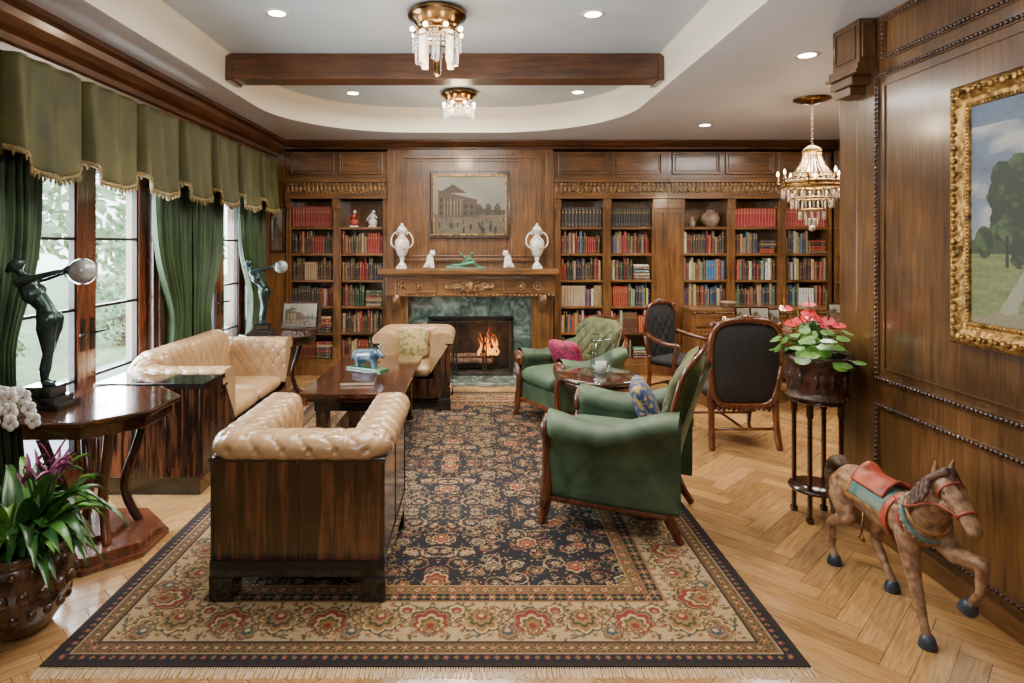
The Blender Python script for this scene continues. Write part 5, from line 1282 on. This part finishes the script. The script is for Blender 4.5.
for k in range(17): g.add(tube([(.010*cos(2*pi*j/10)*(1 if k%2 else .2),.010*cos(2*pi*j/10)*(.2 if k%2 else 1),-.06-k*.022+.014*sin(2*pi*j/10)) for j in range(11)],.0035,5),None,0,True)
mk('chain',g,'brass',t)
for R,z,rr in((.07,-.47,.010),(.15,-.66,.006),(.225,-.74,.017),(.24,-.775,.014),(.175,-.88,.010),(.10,-.98,.009)): mk('ring',G().add(tube([(R*cos(2*pi*k/36),R*sin(2*pi*k/36),z) for k in range(37)],rr,8),None,0,True),'gold',t)
mk('crown',G().add(lathe([(.012,-.41),(.05,-.43),(.08,-.455),(.07,-.475),(.02,-.475)],20),None,0,True),'gold',t)
for k in range(8):
    a=2*pi*k/8; mk('frame_rib',G().add(tube([((.07+.155*(j/8)**1.8)*cos(a),(.07+.155*(j/8)**1.8)*sin(a),-.475-.265*j/8) for j in range(9)],.006,6),None,0,True),'gold',t)
g=G()
for k in range(24):
    a=2*pi*k/24
    for j in range(15):
        s=j/14; r=.07+(.225-.07)*s**1.8; z=-.48-.26*s; g.add(sph((r*cos(a),r*sin(a),z),.0062,5,4),None,0,True)
for R0,z0,ln,n in((.24,-.785,.09,22),(.19,-.83,.08,18),(.165,-.89,.08,16),(.10,-.99,.08,12),(.05,-1.05,.07,8)):
    for k in range(n):
        a=2*pi*k/n; x,y=R0*cos(a),R0*sin(a)
        g.add(lathe([(.001,-ln),(.009,-ln*.8),(.009,-ln*.2),(.001,0)],6),Tr(x,y,z0))
g.add(sph((0,0,-1.14),.028,10,8),None,0,True)
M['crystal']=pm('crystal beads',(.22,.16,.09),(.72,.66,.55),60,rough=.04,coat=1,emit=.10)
o=mk('crystal_beads',g,'crystal',t); o['kind']='stuff'
for k in range(8):
    a=k*pi/4+.2; x,y=.26*cos(a),.26*sin(a)
    mk('candle_arm',G().add(tube(bez([(.2*cos(a),.2*sin(a),-.75),(.25*cos(a),.25*sin(a),-.77),(x*1.05,y*1.05,-.72)],4),.006,6),None,0,True).add(lathe([(.022,0),(.012,.01),(.009,.05),(.001,.052)],10),Tr(x*1.05,y*1.05,-.72),0,True),'brass',t)
    mk('bulb',G().add(lathe([(.006,.05),(.011,.062),(.008,.08),(.001,.095)],10),Tr(x*1.05,y*1.05,-.72),0,True),'bulb',t)
l=bpy.data.lights.new('chandelier_lamp','POINT'); l.energy=34; l.color=(1,.76,.48); l.shadow_soft_size=.08; lo=link(bpy.data.objects.new('chandelier_lamp',l)); lo.location=(cx_,cy_,CZ-.6)
# ------------------------------------------------------------ lights
def area(x,y,z,sx_,sy,e,rot=(0,0,0),c=(1,.945,.87)):
    l=bpy.data.lights.new('fill_light','AREA'); l.shape='RECTANGLE'; l.size=sx_; l.size_y=sy; l.energy=e; l.color=c; o=link(bpy.data.objects.new('fill_light',l)); o.location=(x,y,z); o.rotation_euler=rot
area(-.3,3.2,3.1,1.4,1.6,110); area(-.3,6.2,3.1,1.4,.8,92); area(3.3,5.8,2.88,1.1,1.4,105); area(-.2,-1.0,2.6,1.6,.8,58,(math.radians(60),0,0))  # added unseen fill under the ceiling and behind the camera, no real fittings
area(0,2.5,1.9,2.5,4,40,(pi,0,0),(.95,.96,1))  # added upward fill to brighten the ceiling, no fitting there
area(-2.95,4.2,1.3,1.5,2.1,350,(0,-pi/2,0),(.90,.96,1)); area(-2.95,6.4,1.3,1.2,2.1,170,(0,-pi/2,0),(.90,.96,1))  # added panels outside the garden doors, boosting the daylight that comes in
w=bpy.data.worlds.new('sky'); SC.world=w; w.use_nodes=True; nt=w.node_tree; bg=nt.nodes['Background']
tc=nt.nodes.new('ShaderNodeTexCoord'); sx=nt.nodes.new('ShaderNodeSeparateXYZ'); cr=nt.nodes.new('ShaderNodeValToRGB')
nt.links.new(tc.outputs['Generated'],sx.inputs[0]); nt.links.new(sx.outputs[2],cr.inputs[0]); nt.links.new(cr.outputs[0],bg.inputs[0])
e=cr.color_ramp.elements; e[0].position=.0; e[0].color=(.85,.9,.92,1); e[1].position=.6; e[1].color=(.6,.78,1,1); bg.inputs[1].default_value=9
cam=bpy.data.cameras.new('camera'); co=link(bpy.data.objects.new('camera',cam)); co.location=(0,0,H); co.rotation_euler=(pi/2,0,0)
cam.sensor_width=36; cam.lens=620/1024*36; cam.shift_x=34/1024; cam.shift_y=-98.5/1024; cam.clip_start=.05
SC.camera=co
